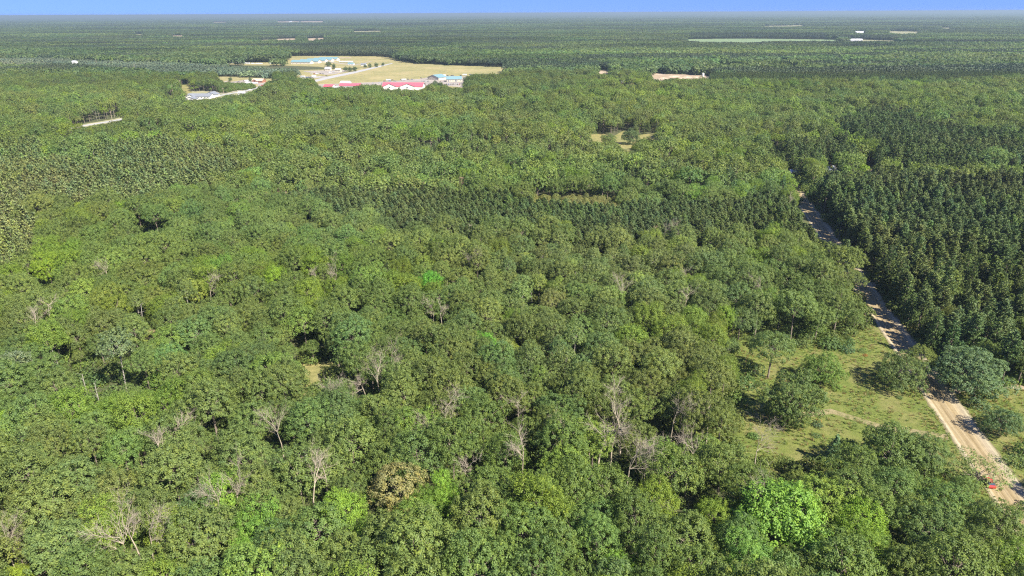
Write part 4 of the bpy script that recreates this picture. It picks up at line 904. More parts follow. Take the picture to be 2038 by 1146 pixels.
# the rest of the near forest as stuff with the full models, the middle forest with lighter ones
rest = ~as_obj; nearm = rest & (AP[:, 1] < YN); midm = rest & (AP[:, 1] >= YN)
def do_scatter(mask, name, table, label, cat, scl):
    """table: kind -> (meshes)"""
    protos = []; start = {}
    for kd, ml in table.items(): start[kd] = (len(protos), len(ml)); protos += ml
    ii = np.nonzero(mask & np.isin(AK, list(table)))[0]
    if not len(ii): return
    idx = np.array([start[AK[i]][0] + rng.integers(start[AK[i]][1]) for i in ii])
    s = np.array([AR[i] / BASE_R[AK[i]] for i in ii]) * scl; s = s * np.clip(AZS[ii], .8, 1.2) ** .7
    s = np.where((tk[ii] == 'gray') | (tk[ii] == 'scrub'), s * 1.15, s)
    scatter(name, protos, np.stack([AP[ii, 0], AP[ii, 1], AH[ii] - .05], 1), rng.random(len(ii)) * 6.28, s, idx, AT[ii], label, cat)
whole = lambda kd: [q[2] for q in KINDS[kd]]
BK = ('oak_tree', 'maple_tree', 'aspen_tree'); NK = ('red_pine', 'white_pine', 'young_pine')
do_scatter(nearm, 'broadleaf_forest', {k_: whole(k_) for k_ in BK}, 'closed green oak and maple forest filling the nearer half of the view', 'forest', 1.0)
do_scatter(nearm, 'pine_forest', {k_: whole(k_) for k_ in NK}, 'dark pine wood on both sides of the dirt road', 'forest', 1.0)
do_scatter(midm, 'distant_broadleaf_forest', {'oak_tree': MID['broad'], 'maple_tree': MID['broad'][3:], 'aspen_tree': MID['slim']}, 'rolling broadleaf forest canopy in the middle distance', 'forest', 1.0)
do_scatter(midm, 'distant_pine_forest', {'red_pine': MID['pine'], 'white_pine': MID['wpine'], 'young_pine': MID['scrub']}, 'dark pine plantations and grey-green young pines in the middle distance', 'forest', 1.0)
# undergrowth that closes the forest floor
P = jgrid(5.2, 62, 430, SL, 30); keep_ = ~open_land(P, np.full(len(P), 3.5), -1.0) | inpoly(P, CG['dark_gap']) | (inpoly(P, CG['sand_gap']) & (rng.random(len(P)) < .12)); P = P[keep_]; n = len(P)
scatter('undergrowth', whole('shrub'), np.stack([P[:, 0], P[:, 1], hills(P[:, 0], P[:, 1]) - .05], 1), rng.random(n) * 6.28, rng.uniform(.7, 1.7, n), rng.integers(0, 2, n), tint_for(np.full(n, 'x', dtype=object), P, rng) * .9, 'leafy undergrowth beneath the forest trees', 'undergrowth')
P = jgrid(5.5, 430, YM, SL, 30); P = P[open_land(P, np.full(len(P), 22.0), 14.0)]; P = P[~open_land(P, np.full(len(P), 3.5), 0.0)]; n = len(P)
scatter('thicket', whole('shrub'), np.stack([P[:, 0], P[:, 1], hills(P[:, 0], P[:, 1]) - .05], 1), rng.random(n) * 6.28, rng.uniform(1.6, 3.0, n), rng.integers(0, 2, n), tint_for(np.full(n, 'x', dtype=object), P, rng) * .85, 'leafy thicket along the edges of the distant clearings', 'undergrowth')
# far woodland in patches
def far(size, y0, y1, name, label):
    P = jgrid(size * .93, y0, y1, SL, 60, .08, row=True)
    for dx, dy in ((0, 0), (-.4, 0), (.4, 0), (0, .42)): P = P[~open_land(P + np.array([dx, dy]) * size, np.full(len(P), 14.0), 3, full=False)]
    ok = np.ones(len(P), bool)
    for dx, dy in ((-.33, 0), (.33, 0), (0, -.4), (0, .4)):
        Qp = P + np.array([dx, dy]) * size
        for pg in CG.values():
            lo = pg.min(0); hi = pg.max(0); m_ = (Qp[:, 0] > lo[0]) & (Qp[:, 0] < hi[0]) & (Qp[:, 1] > lo[1]) & (Qp[:, 1] < hi[1]) & ok
            if m_.any(): ii = np.nonzero(m_)[0]; ok[ii[inpoly(Qp[ii], pg)]] = False
    P = P[ok]; Zp = zone_of(P); n = len(P); k1 = np.full(n, 'broad', dtype=object); q = vnoise(P[:, 0] * .4, P[:, 1], 150 if size < 50 else 330, 77); q2 = rng.random(n)
    k1[(q > .60) & (q2 < .85)] = 'pine'; k1[np.isin(Zp, ('pineA', 'pineB', 'wp'))] = 'pine'
    gk = (Zp == 'graypine') | (Zp == 'scrub')
    if size < 50: k1[gk] = 'scrub'
    else: k1[gk] = 'pine'
    protos = []; st_ = {}
    for kd in ('broad', 'pine', 'scrub'):
        if (kd, size) in PATCH: st_[kd] = (len(protos), len(PATCH[(kd, size)])); protos += PATCH[(kd, size)]
    idx = np.array([st_[a][0] + rng.integers(st_[a][1]) for a in k1])
    tt = np.where(k1 == 'pine', 'pine', np.where(k1 == 'scrub', 'gray', 'x')).astype(object)
    tn = tint_for(tt, P / 4.0, rng); tn[k1 == 'pine'] *= .66; tn[k1 == 'scrub'] *= .85; st2 = (.30 + .70 * vnoise(P[:, 0] * .35, P[:, 1], 140 if size < 50 else 360, 41)); w2 = sstep(P[:, 1] + 500 * (vnoise(P[:, 0], P[:, 1], 300, 43) - .5), 1200, 2100); tn = tn * (w2 * st2 + (1 - w2) * (.55 + .35 * st2))[:, None] * np.array([.95, 1, 1.25])  # tree-line shading painted as noise bands in the tint, which darkens with distance
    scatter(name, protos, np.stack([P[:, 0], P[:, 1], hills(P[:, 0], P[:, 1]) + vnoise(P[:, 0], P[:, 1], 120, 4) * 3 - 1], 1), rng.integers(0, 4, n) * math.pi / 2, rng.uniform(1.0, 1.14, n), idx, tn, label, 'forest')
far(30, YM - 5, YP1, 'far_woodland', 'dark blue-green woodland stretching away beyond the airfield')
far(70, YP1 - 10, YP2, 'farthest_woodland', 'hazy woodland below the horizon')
m, t, out = nmat('horizon_woods'); b = pbsdf(t, out, .95, .1); cc = coord(t)
t.links.new(ramp(t, noise(t, cc, .0012, 8, .7), [(.35, (.025, .045, .018)), (.55, (.045, .068, .025)), (.70, (.08, .10, .045)), (.76, (.25, .24, .15))]), b.inputs['Base Color'])
hz = polar(YP2 * .98, 59500, 130, 900, -.95, .95, lambda X, Y, R_: 12 + 5 * (vnoise(X, Y, 60, 1) - .5) + 6 * vnoise(X, Y, 900, 2), 'horizon_forest', m)
tag(hz, 'unbroken forest running to the horizon', 'forest', kind='stuff')

# grass tussocks and weeds on the meadow and verges
def tuft(seed):
    r_ = np.random.default_rng(seed); n = 16; a = r_.random(n) * 6.28; V = []
    for k_ in range(n):
        p = np.array([r_.normal(0, .14), r_.normal(0, .14), -.02]); d = np.array([math.cos(a[k_]) * .35, math.sin(a[k_]) * .35, .30 + .2 * r_.random()]); w = np.array([-math.sin(a[k_]), math.cos(a[k_]), 0]) * .05
        V += [p - w, p + w, p + d + w * .3, p + d - w * .3]
    return mesh_from('grass_tuft', V, quads=np.arange(len(V)), mats=(M_LEAF,), var=r_.random(n))
n = 26000; P = np.stack([RP(s, t_) for s, t_ in zip(rng.uniform(-75, 60, n), rng.uniform(-40, 125, n))])
s, _ = road_st(P); cl = vnoise(P[:, 0], P[:, 1], 6, 8); k = ((s < -1.3) | (s > ROADW + 1.6)) & (cl > rng.random(n) * .9) & inpoly(P, np.array(mp)); P = P[k]; n = len(P)
tn = np.tile(OAKC, (n, 1)) * rng.uniform(.9, 1.3, (n, 1)); dry = rng.random(n) < .35; tn[dry] = np.array([.21, .17, .07]) * rng.uniform(.8, 1.2, (dry.sum(), 1))
scatter('grass', [tuft(1), tuft(2), tuft(3)], np.stack([P[:, 0], P[:, 1], np.full(n, .01)], 1), rng.random(n) * 6.28, rng.uniform(.6, 1.4, n), rng.integers(0, 3, n), tn, 'tussocks of grass and weeds on the meadow and road verges', 'grass')

# ------------------------------------------------------------------ buildings
M_TEAL = simple('teal_metal_roof', (.13, .22, .235), .6, .3, var=.08); M_RED = simple('red_metal_roof', (.45, .085, .11), .6, .3, var=.08); M_GREY = simple('grey_shingles', (.16, .17, .185), .95, .05, var=.15)
M_BLUE = simple('blue_metal_roof', (.05, .15, .30), .6, .3, var=.08); M_WHITE = simple('white_siding', (.55, .53, .48), .7, .3, var=.05); M_CREAM = simple('cream_siding', (.44, .39, .30), .7, .3, var=.06)
M_BRICK = simple('brown_brick', (.28, .13, .08), .85, .2, var=.2, scale=2); M_DOOR = simple('door_paint', (.20, .20, .20), .6, .3); M_DARKROOF = simple('dark_shingles', (.10, .09, .085), .85, .2, var=.2)
M_WHITEROOF = simple('white_membrane_roof', (.52, .52, .53), .6, .3, var=.04); M_TAN = simple('tan_roof', (.42, .33, .24), .8, .2, var=.1)
m, t, out = nmat('window_glass'); b = pbsdf(t, out, .12, .6); b.inputs['Base Color'].default_value = (.04, .055, .07, 1); M_GLASS = m
YAW = -math.radians(9.5)
def building(px, py, L, D, wh, rh, roofm, wallm, label, cat, name='commercial_building', yaw=YAW, cross=(), ridge='x', doors=0, enddoor=False, windows=4, z=0.0, chimney=False):
    """px, py: middle of the front edge; L along x, D deep (away); cross: offsets (x, width) of front-facing gables"""
    x, y = g1(px, py, 0); e = bpy.data.objects.new(name, None); SC.collection.objects.link(e); e.location = (x, y, float(hills(x, y)) + .08); e.rotation_euler = (0, 0, yaw)
    tag(e, label, cat)
    g = G(); h = L / 2
    if ridge == 'x':
        g.poly([(-h, 0, 0), (h, 0, 0), (h, 0, wh), (-h, 0, wh)]); g.poly([(h, D, 0), (-h, D, 0), (-h, D, wh), (h, D, wh)])
        for sx_ in (-h, h): g.poly([(sx_, 0, 0), (sx_, D, 0), (sx_, D, wh), (sx_, D / 2, wh + rh), (sx_, 0, wh)][::1 if sx_ > 0 else -1])
    else:
        for yy in (0, D): g.poly([(-h, yy, 0), (h, yy, 0), (h, yy, wh), (0, yy, wh + rh), (-h, yy, wh)][::1 if yy == 0 else -1])
        for sx_ in (-h, h): g.poly([(sx_, 0, 0), (sx_, D, 0), (sx_, D, wh), (sx_, 0, wh)][::1 if sx_ > 0 else -1])
    g.poly([(-h, 0, wh), (h, 0, wh), (h, D, wh), (-h, D, wh)])
    link('wall', g.mesh('wall', [wallm]), e)
    r = G(); o = .7; th = .25; k = rh / (D / 2) if ridge == 'x' else rh / h
    def slab(a, b_, c, d):
        up_ = [(q[0], q[1], q[2] + th) for q in (a, b_, c, d)]; lo_ = [a, b_, c, d]
        r.poly(up_); r.poly(lo_[::-1])
        for i_ in range(4): j_ = (i_ + 1) % 4; r.poly([lo_[i_], lo_[j_], up_[j_], up_[i_]])
    if ridge == 'x':
        slab((-h - o, -o, wh - k * o + .02), (h + o, -o, wh - k * o + .02), (h + o, D / 2, wh + rh + .02), (-h - o, D / 2, wh + rh + .02))
        slab((h + o, D + o, wh - k * o + .02), (-h - o, D + o, wh - k * o + .02), (-h - o, D / 2, wh + rh + .02), (h + o, D / 2, wh + rh + .02))
    else:
        slab((0, -o, wh + rh + .02), (0, D + o, wh + rh + .02), (-h - o, D + o, wh - k * o + .02), (-h - o, -o, wh - k * o + .02))
        slab((0, D + o, wh + rh + .02), (0, -o, wh + rh + .02), (h + o, -o, wh - k * o + .02), (h + o, D + o, wh - k * o + .02))
    rf = link('roof', r.mesh('roof', [roofm]), e)
    for (cx, w_) in cross:
        g2 = G(); pr = 4.0; ch = rh * .92
        g2.poly([(cx - w_ / 2, -pr, 0), (cx + w_ / 2, -pr, 0), (cx + w_ / 2, -pr, wh), (cx, -pr, wh + ch), (cx - w_ / 2, -pr, wh)])
        for sg in (-1, 1): g2.poly([(cx + sg * w_ / 2, -pr, 0), (cx + sg * w_ / 2, .1, 0), (cx + sg * w_ / 2, .1, wh), (cx + sg * w_ / 2, -pr, wh)][::sg])
        link('gable_front', g2.mesh('gable_front', [wallm]), e)
        r = G()
        for sg in (-1, 1):
            q = [(cx, -pr - o, wh + ch + .05), (cx + sg * (w_ / 2 + o), -pr - o, wh - ch / (w_ / 2) * o + .05), (cx + sg * (w_ / 2 + o), D * .12, wh - ch / (w_ / 2) * o + .05), (cx, D * .47, wh + ch + .05)]
            slab(*(q if sg < 0 else q[::-1]))
        link('gable_roof', r.mesh('gable_roof', [roofm]), e)
        gw = G(); gw.box(cx - 1.2, cx + 1.2, -pr - .08, -pr + .02, wh * .6, wh * .6 + 1.6); link('window', gw.mesh('window', [M_GLASS]), e)
    for i_ in range(windows):
        cx = -h + L * (i_ + .5) / windows
        if any(abs(cx - c[0]) < c[1] / 2 + 1 for c in cross): continue
        gw = G(); gw.box(cx - .8, cx + .8, -.07, .03, 1.0, min(wh - .4, 2.4)); f_ = link('window', gw.mesh('window', [M_WHITE]), e)
        gp_ = G(); gp_.box(cx - .68, cx + .68, -.10, -.05, 1.12, min(wh - .5, 2.28)); link('pane', gp_.mesh('pane', [M_GLASS]), f_)
    for i_ in range(doors):
        cx = -h + L * (i_ + .25) / doors; gw = G(); gw.box(cx - 1.6, cx + 1.6, -.09, .03, 0, min(3.2, wh - .3)); link('garage_door', gw.mesh('garage_door', [M_DOOR]), e)
    if enddoor:
        gw = G(); gw.box(h - .03, h + .09, D * .18, D * .82, 0, wh * .9); link('hangar_door', gw.mesh('hangar_door', [M_WHITE]), e)
        gw = G(); gw.box(h + .09, h + .13, D * .45, D * .58, 0, 2.4); link('door', gw.mesh('door', [M_DOOR]), e)
    if chimney: gw = G(); gw.box(h * .3, h * .3 + .9, D * .4, D * .4 + .9, wh + rh * .5, wh + rh + 1.4); link('chimney', gw.mesh('chimney', [M_BRICK]), rf)
    return e
for i_, (px, py) in enumerate(((598, 127.6), (614, 126.2), (628, 124.4), (641, 122.8), (652, 121.2))):
    building(px, py, 50, 22, 5.0, 4.0, M_TEAL, M_CREAM, ('long teal-roofed hangar with pale gable end, nearest of the row of five', 'second nearest long teal-roofed hangar in the row of five', 'middle long teal-roofed hangar of the row of five', 'fourth long teal-roofed hangar in the row of five', 'farthest long teal-roofed hangar of the row of five')[i_], 'hangar', 'hangar', enddoor=True, windows=5)
building(801, 179.5, 66, 20, 6.0, 5.0, M_RED, M_WHITE, 'long red-roofed building with two white gable fronts beside the parking lot', 'building', cross=((-20, 22), (9, 26)), windows=8, yaw=-.10)
building(696, 175.5, 34, 14, 4.0, 3.2, M_RED, M_WHITE, 'middle-sized red-roofed building left of the long red-roofed one', 'building', windows=6, yaw=-.08)
building(653, 176.5, 16, 11, 3.6, 2.8, M_RED, M_WHITE, 'smallest red-roofed building, leftmost of the three red roofs', 'building', windows=3, yaw=-.25)
building(668, 179, 11, 8, 3.2, 1.6, M_WHITEROOF, M_WHITE, 'low pale shed between the two smaller red-roofed buildings', 'shed', 'shed', windows=2)
building(686, 169.5, 16, 12, 4, 2.4, M_WHITEROOF, M_WHITE, 'white-roofed building behind the middle-sized red-roofed one', 'building', windows=3)
building(862, 159, 27, 24, 4.5, 4.5, M_TEAL, M_CREAM, 'teal-roofed building with a square roof beside the airfield grass', 'building', windows=5, yaw=-.6, ridge='y')
building(904, 162.5, 27, 18, 4.5, 4.0, M_TEAL, M_CREAM, 'wide teal-roofed building at the right end of the parking lot', 'building', windows=6, yaw=.12, doors=2)
building(566, 162.5, 20, 13, 3.5, 3.2, M_BLUE, M_CREAM, 'blue-roofed building with pale gable left of the airfield', 'building', windows=3, yaw=-.3)
building(512, 164.5, 20, 14, 3.5, 3.0, M_TAN, M_BRICK, 'brown brick building with grey-tan roof by the pale lot', 'building', windows=4, cross=((-3, 9),))
building(395, 197, 34, 18, 3.6, 3.2, M_GREY, M_WHITE, 'large grey-roofed house beside the highway', 'house', 'house', windows=7, yaw=-.05, cross=((-10, 12),))
building(418, 193, 16, 14, 3.6, 3.4, M_GREY, M_WHITE, 'grey-roofed wing with white gable right of the large grey house', 'house', 'house', windows=2, yaw=-.12, ridge='y')
building(378, 201, 15, 9, 3.0, 2.4, M_GREY, M_WHITE, 'low grey-roofed garage in front of the large grey house', 'garage', 'garage', windows=1, doors=2, ridge='y')
building(652, 140.5, 12, 9, 4, 3.2, M_WHITEROOF, M_CREAM, 'small white-roofed house between the airfield trees', 'house', 'house', windows=2)
building(672, 143, 12, 9, 4, 3.0, M_CREAM, M_CREAM, 'small cream building right of the white-roofed house', 'shed', 'shed', windows=2)
building(698, 129.5, 14, 9, 3.2, 2.2, M_TEAL, M_WHITE, 'small teal-roofed shed beside the dirt track near the hangars', 'shed', 'shed', windows=2)
building(723, 131, 12, 8, 3.2, 2.2, M_GREY, M_WHITE, 'small grey-roofed shed by the trees near the runway', 'shed', 'shed', windows=2)
building(460, 196, 8, 6, 3.0, 2.2, M_CREAM, M_CREAM, 'small cream shed beside the highway', 'shed', 'shed', windows=1)
building(480, 189, 10, 7, 3.0, 1.8, M_WHITEROOF, M_WHITE, 'small white shed right of the cream shed beside the highway', 'shed', 'shed', windows=1)
building(1656, 350, 11, 9, 3.2, 3.0, M_GREY, M_CREAM, 'grey-roofed house among the trees beyond the end of the dirt road', 'house', 'house', windows=3, yaw=.5, chimney=True)
building(1579, 348, 4, 3.4, 2.4, 1.2, M_WHITEROOF, M_WHITE, 'tiny white-roofed shed at the upper end of the dirt road', 'shed', 'shed', windows=1)
building(1237, 167.5, 13, 9, 3.2, 2.8, M_WHITEROOF, M_BRICK, 'white and reddish house in the woods left of the sand pit', 'house', 'house', windows=3, yaw=.3)
for i_, px in enumerate((1692, 1698, 1704, 1710)): building(px, 82.4, 24, 20, 5, 5, M_WHITEROOF, M_WHITE, '%s from the left of the four white barns beyond the crop field' % ('first', 'second', 'third', 'fourth')[i_], 'barn', 'barn', windows=2)
for px, py, lb in ((1711, 68, 'white farm building in the upper right distance'), (1758, 66.4, 'small white farm building left of the pale far field'), (578, 44.2, 'white building near the horizon above the airfield'), (136, 43.2, 'white building near the horizon at the far left'), (1066, 36.6, 'white speck of a building near the horizon right of centre'), (1172, 36, 'white building on the horizon woods right of centre'), (1012, 37.5, 'white building just below the horizon at centre')):
    building(px, py, 40, 30, 8, 7, M_WHITEROOF, M_WHITE, lb, 'farm building', 'barn', windows=2)
building(149, 135, 9, 8, 14, 1.5, M_WHITEROOF, M_WHITE, 'small white tower rising from the grey pines at left', 'tower', 'tower', windows=1)
# a white tank at the sand pit
g = G(); g.tube((0, 0, 0), (0, 0, 6), 2.2, 2.2, 12); g.tube((0, 0, 6), (0, 0, 7), 2.2, .3, 12); x, y = g1(1399, 152.5); o = link('storage_tank', g.mesh('storage_tank', [M_WHITE]), loc=(x, y, .05)); tag(o, 'white upright tank at the right end of the sand pit', 'tank')

# spoil heaps in the sand pit
for k_, (px, py, r_h) in enumerate(((1318, 156, 9), (1338, 153, 12), (1352, 156, 8), (1365, 154, 10), (1330, 159, 8), (1384, 154, 8))):
    x, y = g1(px, py); r2 = np.random.default_rng(900 + k_); V = [(0, 0, r_h * .28)]; T3 = []; na = 14
    for ri in range(1, 5):
        for a in range(na):
            rr2 = r_h * ri / 4 * (1 + r2.normal(0, .08)); V.append((rr2 * 1.8 * math.cos(a / na * 6.283), rr2 * math.sin(a / na * 6.283), max(0, r_h * .28 * (1 - ri / 4) + (r2.normal(0, .25) if ri < 4 else -.1))))
    for a in range(na): T3.append((0, 1 + a, 1 + (a + 1) % na))
    Q4 = [(1 + (ri - 1) * na + a, 1 + ri * na + a, 1 + ri * na + (a + 1) % na, 1 + (ri - 1) * na + (a + 1) % na) for ri in range(1, 4) for a in range(na)]
    o = link('sand_heap', mesh_from('sand_heap', V, quads=Q4, tris=T3, mats=(M_SAND,)), loc=(x, y, .05)); tag(o, 'sand heap in the pit, %s from the left' % ('first', 'third', 'fourth', 'fifth', 'second', 'last')[k_], 'sand heap', 'heaps in the sand pit')

# ------------------------------------------------------------------ vehicles
def paint(nm, c): 
    m, t, out = nmat(nm); b = pbsdf(t, out, .3, .5); b.inputs['Base Color'].default_value = (*c, 1); b.inputs['Coat Weight'].default_value = .4
    return m
PAINT = {k_: paint(k_ + '_paint', c) for k_, c in dict(white=(.6, .6, .6), silver=(.45, .46, .48), black=(.03, .03, .035), red=(.38, .035, .03), blue=(.06, .12, .30), brown=(.14, .08, .05), yellow=(.7, .6, .08), grey=(.2, .2, .21)).items()}
M_TYRE = simple('tyre_rubber', (.02, .02, .02), .9, .2)
def car(x, y, yaw, colour, label, group, kind='car', z=.1):
    nm = {'car': 'parked_car', 'trailer': 'trailer', 'van': 'delivery_van'}[kind]
    e = bpy.data.objects.new(nm, None); SC.collection.objects.link(e); e.location = (x, y, float(hills(x, y)) + z); e.rotation_euler = (0, 0, yaw)
    key = (kind, colour)
    if key not in CARM:
        if kind == 'car':
            prof = [(-2.2, .35), (-2.25, .8), (-1.9, .98), (-1.5, 1.0), (1.0, 1.0), (2.0, .88), (2.25, .7), (2.25, .35)]; cab = [(-1.75, 1.0), (-1.35, 1.5), (-.6, 1.58), (.3, 1.52), (1.1, 1.0)]; w = .9; wx = (-1.4, 1.4)
        elif kind == 'van':
            prof = [(-2.7, .4), (-2.7, 2.2), (-2.5, 2.35), (1.3, 2.35), (1.9, 1.4), (2.7, 1.15), (2.75, .4)]; cab = None; w = 1.0; wx = (-1.7, 1.8)
        else:
            prof = [(-4.2, .6), (-4.2, 2.7), (-4.0, 2.9), (3.9, 2.9), (4.2, 2.6), (4.2, .6)]; cab = None; w = 1.2; wx = (-.6, .5)
        b_ = G(); n_ = len(prof); ww = [w] * n_
        L_ = [(p[0], -w, p[1]) for p in prof]; R_ = [(p[0], w, p[1]) for p in prof]
        b_.poly(L_[::-1]); b_.poly(R_)
        for i_ in range(n_): j_ = (i_ + 1) % n_; b_.poly([L_[i_], L_[j_], R_[j_], R_[i_]])
        body = b_.mesh('car_body', [PAINT[colour]]); gl = G()
        if cab:
            L_ = [(p[0], -w * (.98 if p[1] < 1.1 else .78), p[1]) for p in cab]; R_ = [(p[0], -q[1], p[1]) for p, q in zip(cab, L_)]; R_ = [(a[0], -a[1], a[2]) for a in L_]
            gl.poly(L_[::-1]); gl.poly(R_)
            for i_ in range(len(cab)): j_ = (i_ + 1) % len(cab); gl.poly([L_[i_], L_[j_], R_[j_], R_[i_]])
            roofp = G(); roofp.box(-1.3, .25, -.66, .66, 1.53, 1.62); rp = roofp.mesh('car_roof', [PAINT[colour]])
        else:
            rp = None
            if kind == 'van': gl.poly([(1.36, -.85, 2.27), (1.92, -.9, 1.42), (1.92, .9, 1.42), (1.36, .85, 2.27)][::-1]); gl.v = [(v[0] + .03, v[1], v[2] + .03) for v in gl.v]
            else:
                for s_ in (-1, 1): gl.box(-2.5, -1.4, s_ * w - .02, s_ * w + .02, 1.7, 2.2)
        glass = gl.mesh('car_glass', [M_GLASS]); wh_ = G(); wh_.tube((0, -.11, 0), (0, .11, 0), .34, .34, 10); wm_ = wh_.mesh('wheel', [M_TYRE]); lt = G(); lt.box(-.03, .03, -.16, .16, -.07, .07)
        CARM[key] = (body, glass, rp, wm_, w, wx, lt.mesh('headlight', [M_WHITE]))
    body, glass, rp, wm_, w, wx, hl = CARM[key]
    link('body', body, e); link('window', glass, e)
    if rp: link('roof', rp, e)
    for a in wx:
        for s_ in (-1, 1): link('wheel', wm_, e, loc=(a, s_ * (w - .05), .34))
    if kind != 'trailer' :
        for s_ in (-1, 1): link('headlight', hl, e, loc=(2.27 if kind == 'car' else 2.76, s_ * w * .7, .68))
    tag(e, label, 'car' if kind == 'car' else kind, group); return e
CARM = {}
ORDC = ('first', 'second', 'third', 'fourth', 'fifth', 'sixth', 'seventh', 'eighth', 'ninth', 'tenth', 'eleventh', 'twelfth', 'thirteenth', 'fourteenth', 'fifteenth', 'sixteenth', 'seventeenth', 'eighteenth', 'nineteenth', 'twentieth')
def cars(lst, where, group, yaw=None):
    for px, py, c, kd in lst:
        x, y = g1(px, py); car(x, y, (yaw if yaw is not None else YAW) + rng.normal(0, .06), c, '%s %s %s, %s from the left' % (c, kd, where, ORDC[sorted(q_[0] for q_ in lst).index(px)]), group, kd)
cars([(742, 166.5, 'silver', 'car'), (748, 168.5, 'black', 'car'), (755, 166, 'white', 'car'), (760, 168, 'grey', 'car'), (770, 166.8, 'black', 'car'), (777, 166.5, 'grey', 'car'), (788, 167, 'grey', 'car'), (797, 166.3, 'black', 'car'), (803, 166.8, 'white', 'car'), (810, 166.4, 'black', 'car'), (815, 166.9, 'blue', 'car'), (821, 166.5, 'black', 'car'), (827, 167, 'silver', 'car'), (846, 167.8, 'black', 'car'), (840, 170.5, 'white', 'trailer')],
     'parked behind the long red roof', 'vehicles on the gravel lot behind the red roofs', YAW + 1.57)
cars([(773, 160.5, 'silver', 'trailer'), (776, 161.5, 'blue', 'car'), (781, 159.8, 'black', 'car'), (786, 162, 'grey', 'car'), (765, 162, 'brown', 'car'), (799, 159.3, 'black', 'car'), (804, 160, 'white', 'trailer'), (812, 158.2, 'black', 'car'), (820, 158.4, 'grey', 'car'), (834, 156.2, 'yellow', 'car'), (838, 155.8, 'brown', 'car'), (883, 151.3, 'white', 'trailer'), (891, 151.3, 'black', 'car'), (899, 151, 'black', 'car'), (902, 151, 'grey', 'car'), (917, 151, 'black', 'car'), (925, 150, 'white', 'trailer'), (936, 148.3, 'grey', 'car'), (877, 158, 'brown', 'car')],
     'along the edge of the airfield grass', 'vehicles along the edge of the airfield', YAW + .1)
cars([(889 + 4.3 * i_, 168 + .1 * (i_ % 3), ('black', 'blue', 'grey', 'black', 'silver', 'black', 'red')[i_], 'car') for i_ in range(7)], 'in the row below the wide teal roof', 'cars in the row below the wide teal roof', YAW + 1.57)
cars([(840 + 4 * i_, 162.3, ('silver', 'grey', 'white', 'grey')[i_], 'car') for i_ in range(4)], 'in the row left of the teal roofs', 'cars in the row left of the teal roofs', YAW + 1.57)
cars([(677 + 2.9 * i_, 123.8, 'white', 'trailer') for i_ in range(9)], 'in the row on the dry grass beyond the hangars', 'white trailers in a row on the dry grass', YAW + 1.4)
cars([(450, 127.5, 'white', 'trailer'), (455, 127, 'white', 'trailer'), (461, 126.2, 'silver', 'trailer'), (467, 126, 'white', 'trailer'), (474, 126, 'white', 'trailer'), (480, 126.3, 'white', 'trailer'), (487, 126.4, 'silver', 'trailer'), (494, 127, 'white', 'trailer'), (503, 127.3, 'white', 'trailer'), (512, 127.6, 'white', 'trailer'), (519, 127.6, 'white', 'trailer'), (540, 127.4, 'white', 'trailer')],
     'on the narrow storage field at upper left', 'trailers on the storage field', YAW)
cars([(598, 154, 'white', 'car'), (603, 153.6, 'silver', 'trailer'), (611, 154.5, 'blue', 'car'), (615, 154.3, 'black', 'car'), (619, 154, 'grey', 'car'), (625, 152.8, 'white', 'trailer')], 'on the lot left of the runway end', 'vehicles left of the runway end', YAW)
cars([(620, 147.8, 'white', 'car'), (626, 147.4, 'red', 'car'), (631, 147.8, 'white', 'van'), (638, 147.2, 'brown', 'car'), (643, 147.5, 'grey', 'car'), (664, 143, 'white', 'car'), (657, 145, 'white', 'van')], 'on the pale yard left of the runway', 'vehicles on the pale yard left of the runway', YAW)
cars([(755, 133.6, 'white', 'car')], 'stopped on the grass beside the runway', 'vehicles along the edge of the airfield', .3)
cars([(475, 163.8, 'brown', 'car'), (486, 161.5, 'brown', 'car'), (492, 162.2, 'white', 'trailer'), (494, 166, 'white', 'trailer'), (500, 166.4, 'white', 'trailer'), (509, 166.6, 'silver', 'trailer'), (522, 170.6, 'red', 'car')], 'on the pale lot by the brown building', 'vehicles on the lot by the brown building', YAW + .5)
cars([(497, 178.8, 'white', 'car'), (491, 181.5, 'silver', 'car'), (479, 184, 'white', 'van'), (429, 192.8, 'white', 'van'), (405, 196.8, 'white', 'car')], 'near the highway and the large grey house', 'vehicles near the highway', .9)
cars([(1634, 349, 'white', 'car')], 'in the yard of the grey-roofed house', 'cars beyond the dirt road', .4)
x, y = g1(1966, 964); car(x, y, math.atan2(rd[1], rd[0]) + .05, 'red', 'red car on the edge of the dirt road, half hidden by the feathery tree', 'cars on the dirt road', z=.08)

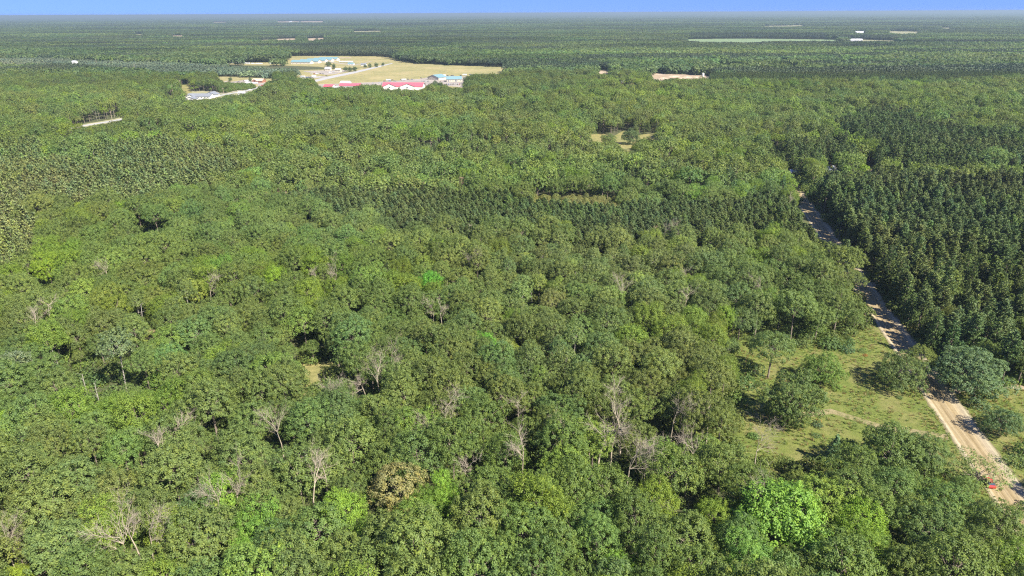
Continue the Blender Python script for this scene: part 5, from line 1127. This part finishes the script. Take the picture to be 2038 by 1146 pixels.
# ------------------------------------------------------------------ poles along the highway
M_POLE = simple('weathered_pole', (.34, .27, .20), .9, .1, var=.2)
def pole(px, py, h, label, tilt=0.0):
    x, y = g1(px, py); e = bpy.data.objects.new('utility_pole', None); SC.collection.objects.link(e); e.location = (x, y, float(hills(x, y)) - .1); e.rotation_euler = (0, tilt, .4)
    g = G(); g.tube((0, 0, 0), (0, 0, h), .26, .17, 8); link('post', g.mesh('post', [M_POLE]), e)
    g = G(); g.box(-1.3, 1.3, .12, .26, h - 1.1, h - .9); link('crossarm', g.mesh('crossarm', [M_POLE]), e)
    for a in (-1.15, 0, 1.15):
        g = G(); g.tube((a, .19, h - .9), (a, .19, h - .6), .07, .05, 6); link('insulator', g.mesh('insulator', [M_WHITE]), e)
    tag(e, label, 'utility pole', 'utility poles along the highway')
pole(224.5, 244, 13, 'wooden utility pole standing on the visible stretch of highway at left'); pole(274, 230, 18, 'pale utility pole right of the visible stretch of highway', .06); pole(306, 207, 14, 'utility pole in the trees left of the lawn'); pole(318, 199, 15, 'utility pole at the left of the lawn below the grey house')
pole(345, 191, 16, 'utility pole at the right edge of the small lawn'); pole(360, 178, 15, 'utility pole left of the yellow clearing behind the grey house'); pole(154.5, 126, 14, 'farthest left utility pole in the grey pines', .04); pole(193, 132, 18, 'utility pole in the middle of the grey pines', .05); pole(269, 145, 17, 'white utility pole at the right of the grey pines', .05); pole(33, 95, 20, 'slim pole far off at the left edge'); pole(445, 186, 9, 'short white pole beside the highway lots')

# ------------------------------------------------------------------ air
m = bpy.data.materials.new('haze'); m.use_nodes = True; t = m.node_tree; t.nodes.clear(); out = t.nodes.new('ShaderNodeOutputMaterial'); v = t.nodes.new('ShaderNodeVolumePrincipled')
v.inputs['Color'].default_value = (.34, .44, .50, 1); v.inputs['Density'].default_value = HAZE; v.inputs['Anisotropy'].default_value = .15; t.links.new(v.outputs[0], out.inputs['Volume'])
g = G(); g.box(-62000, 62000, -61000, 61000, -1.5, 122.0); hzb = link('haze', g.mesh('haze', [m])); tag(hzb, kind='stuff'); hzb['label'] = 'thin pale summer haze lying over the whole forest'; hzb['category'] = 'haze'
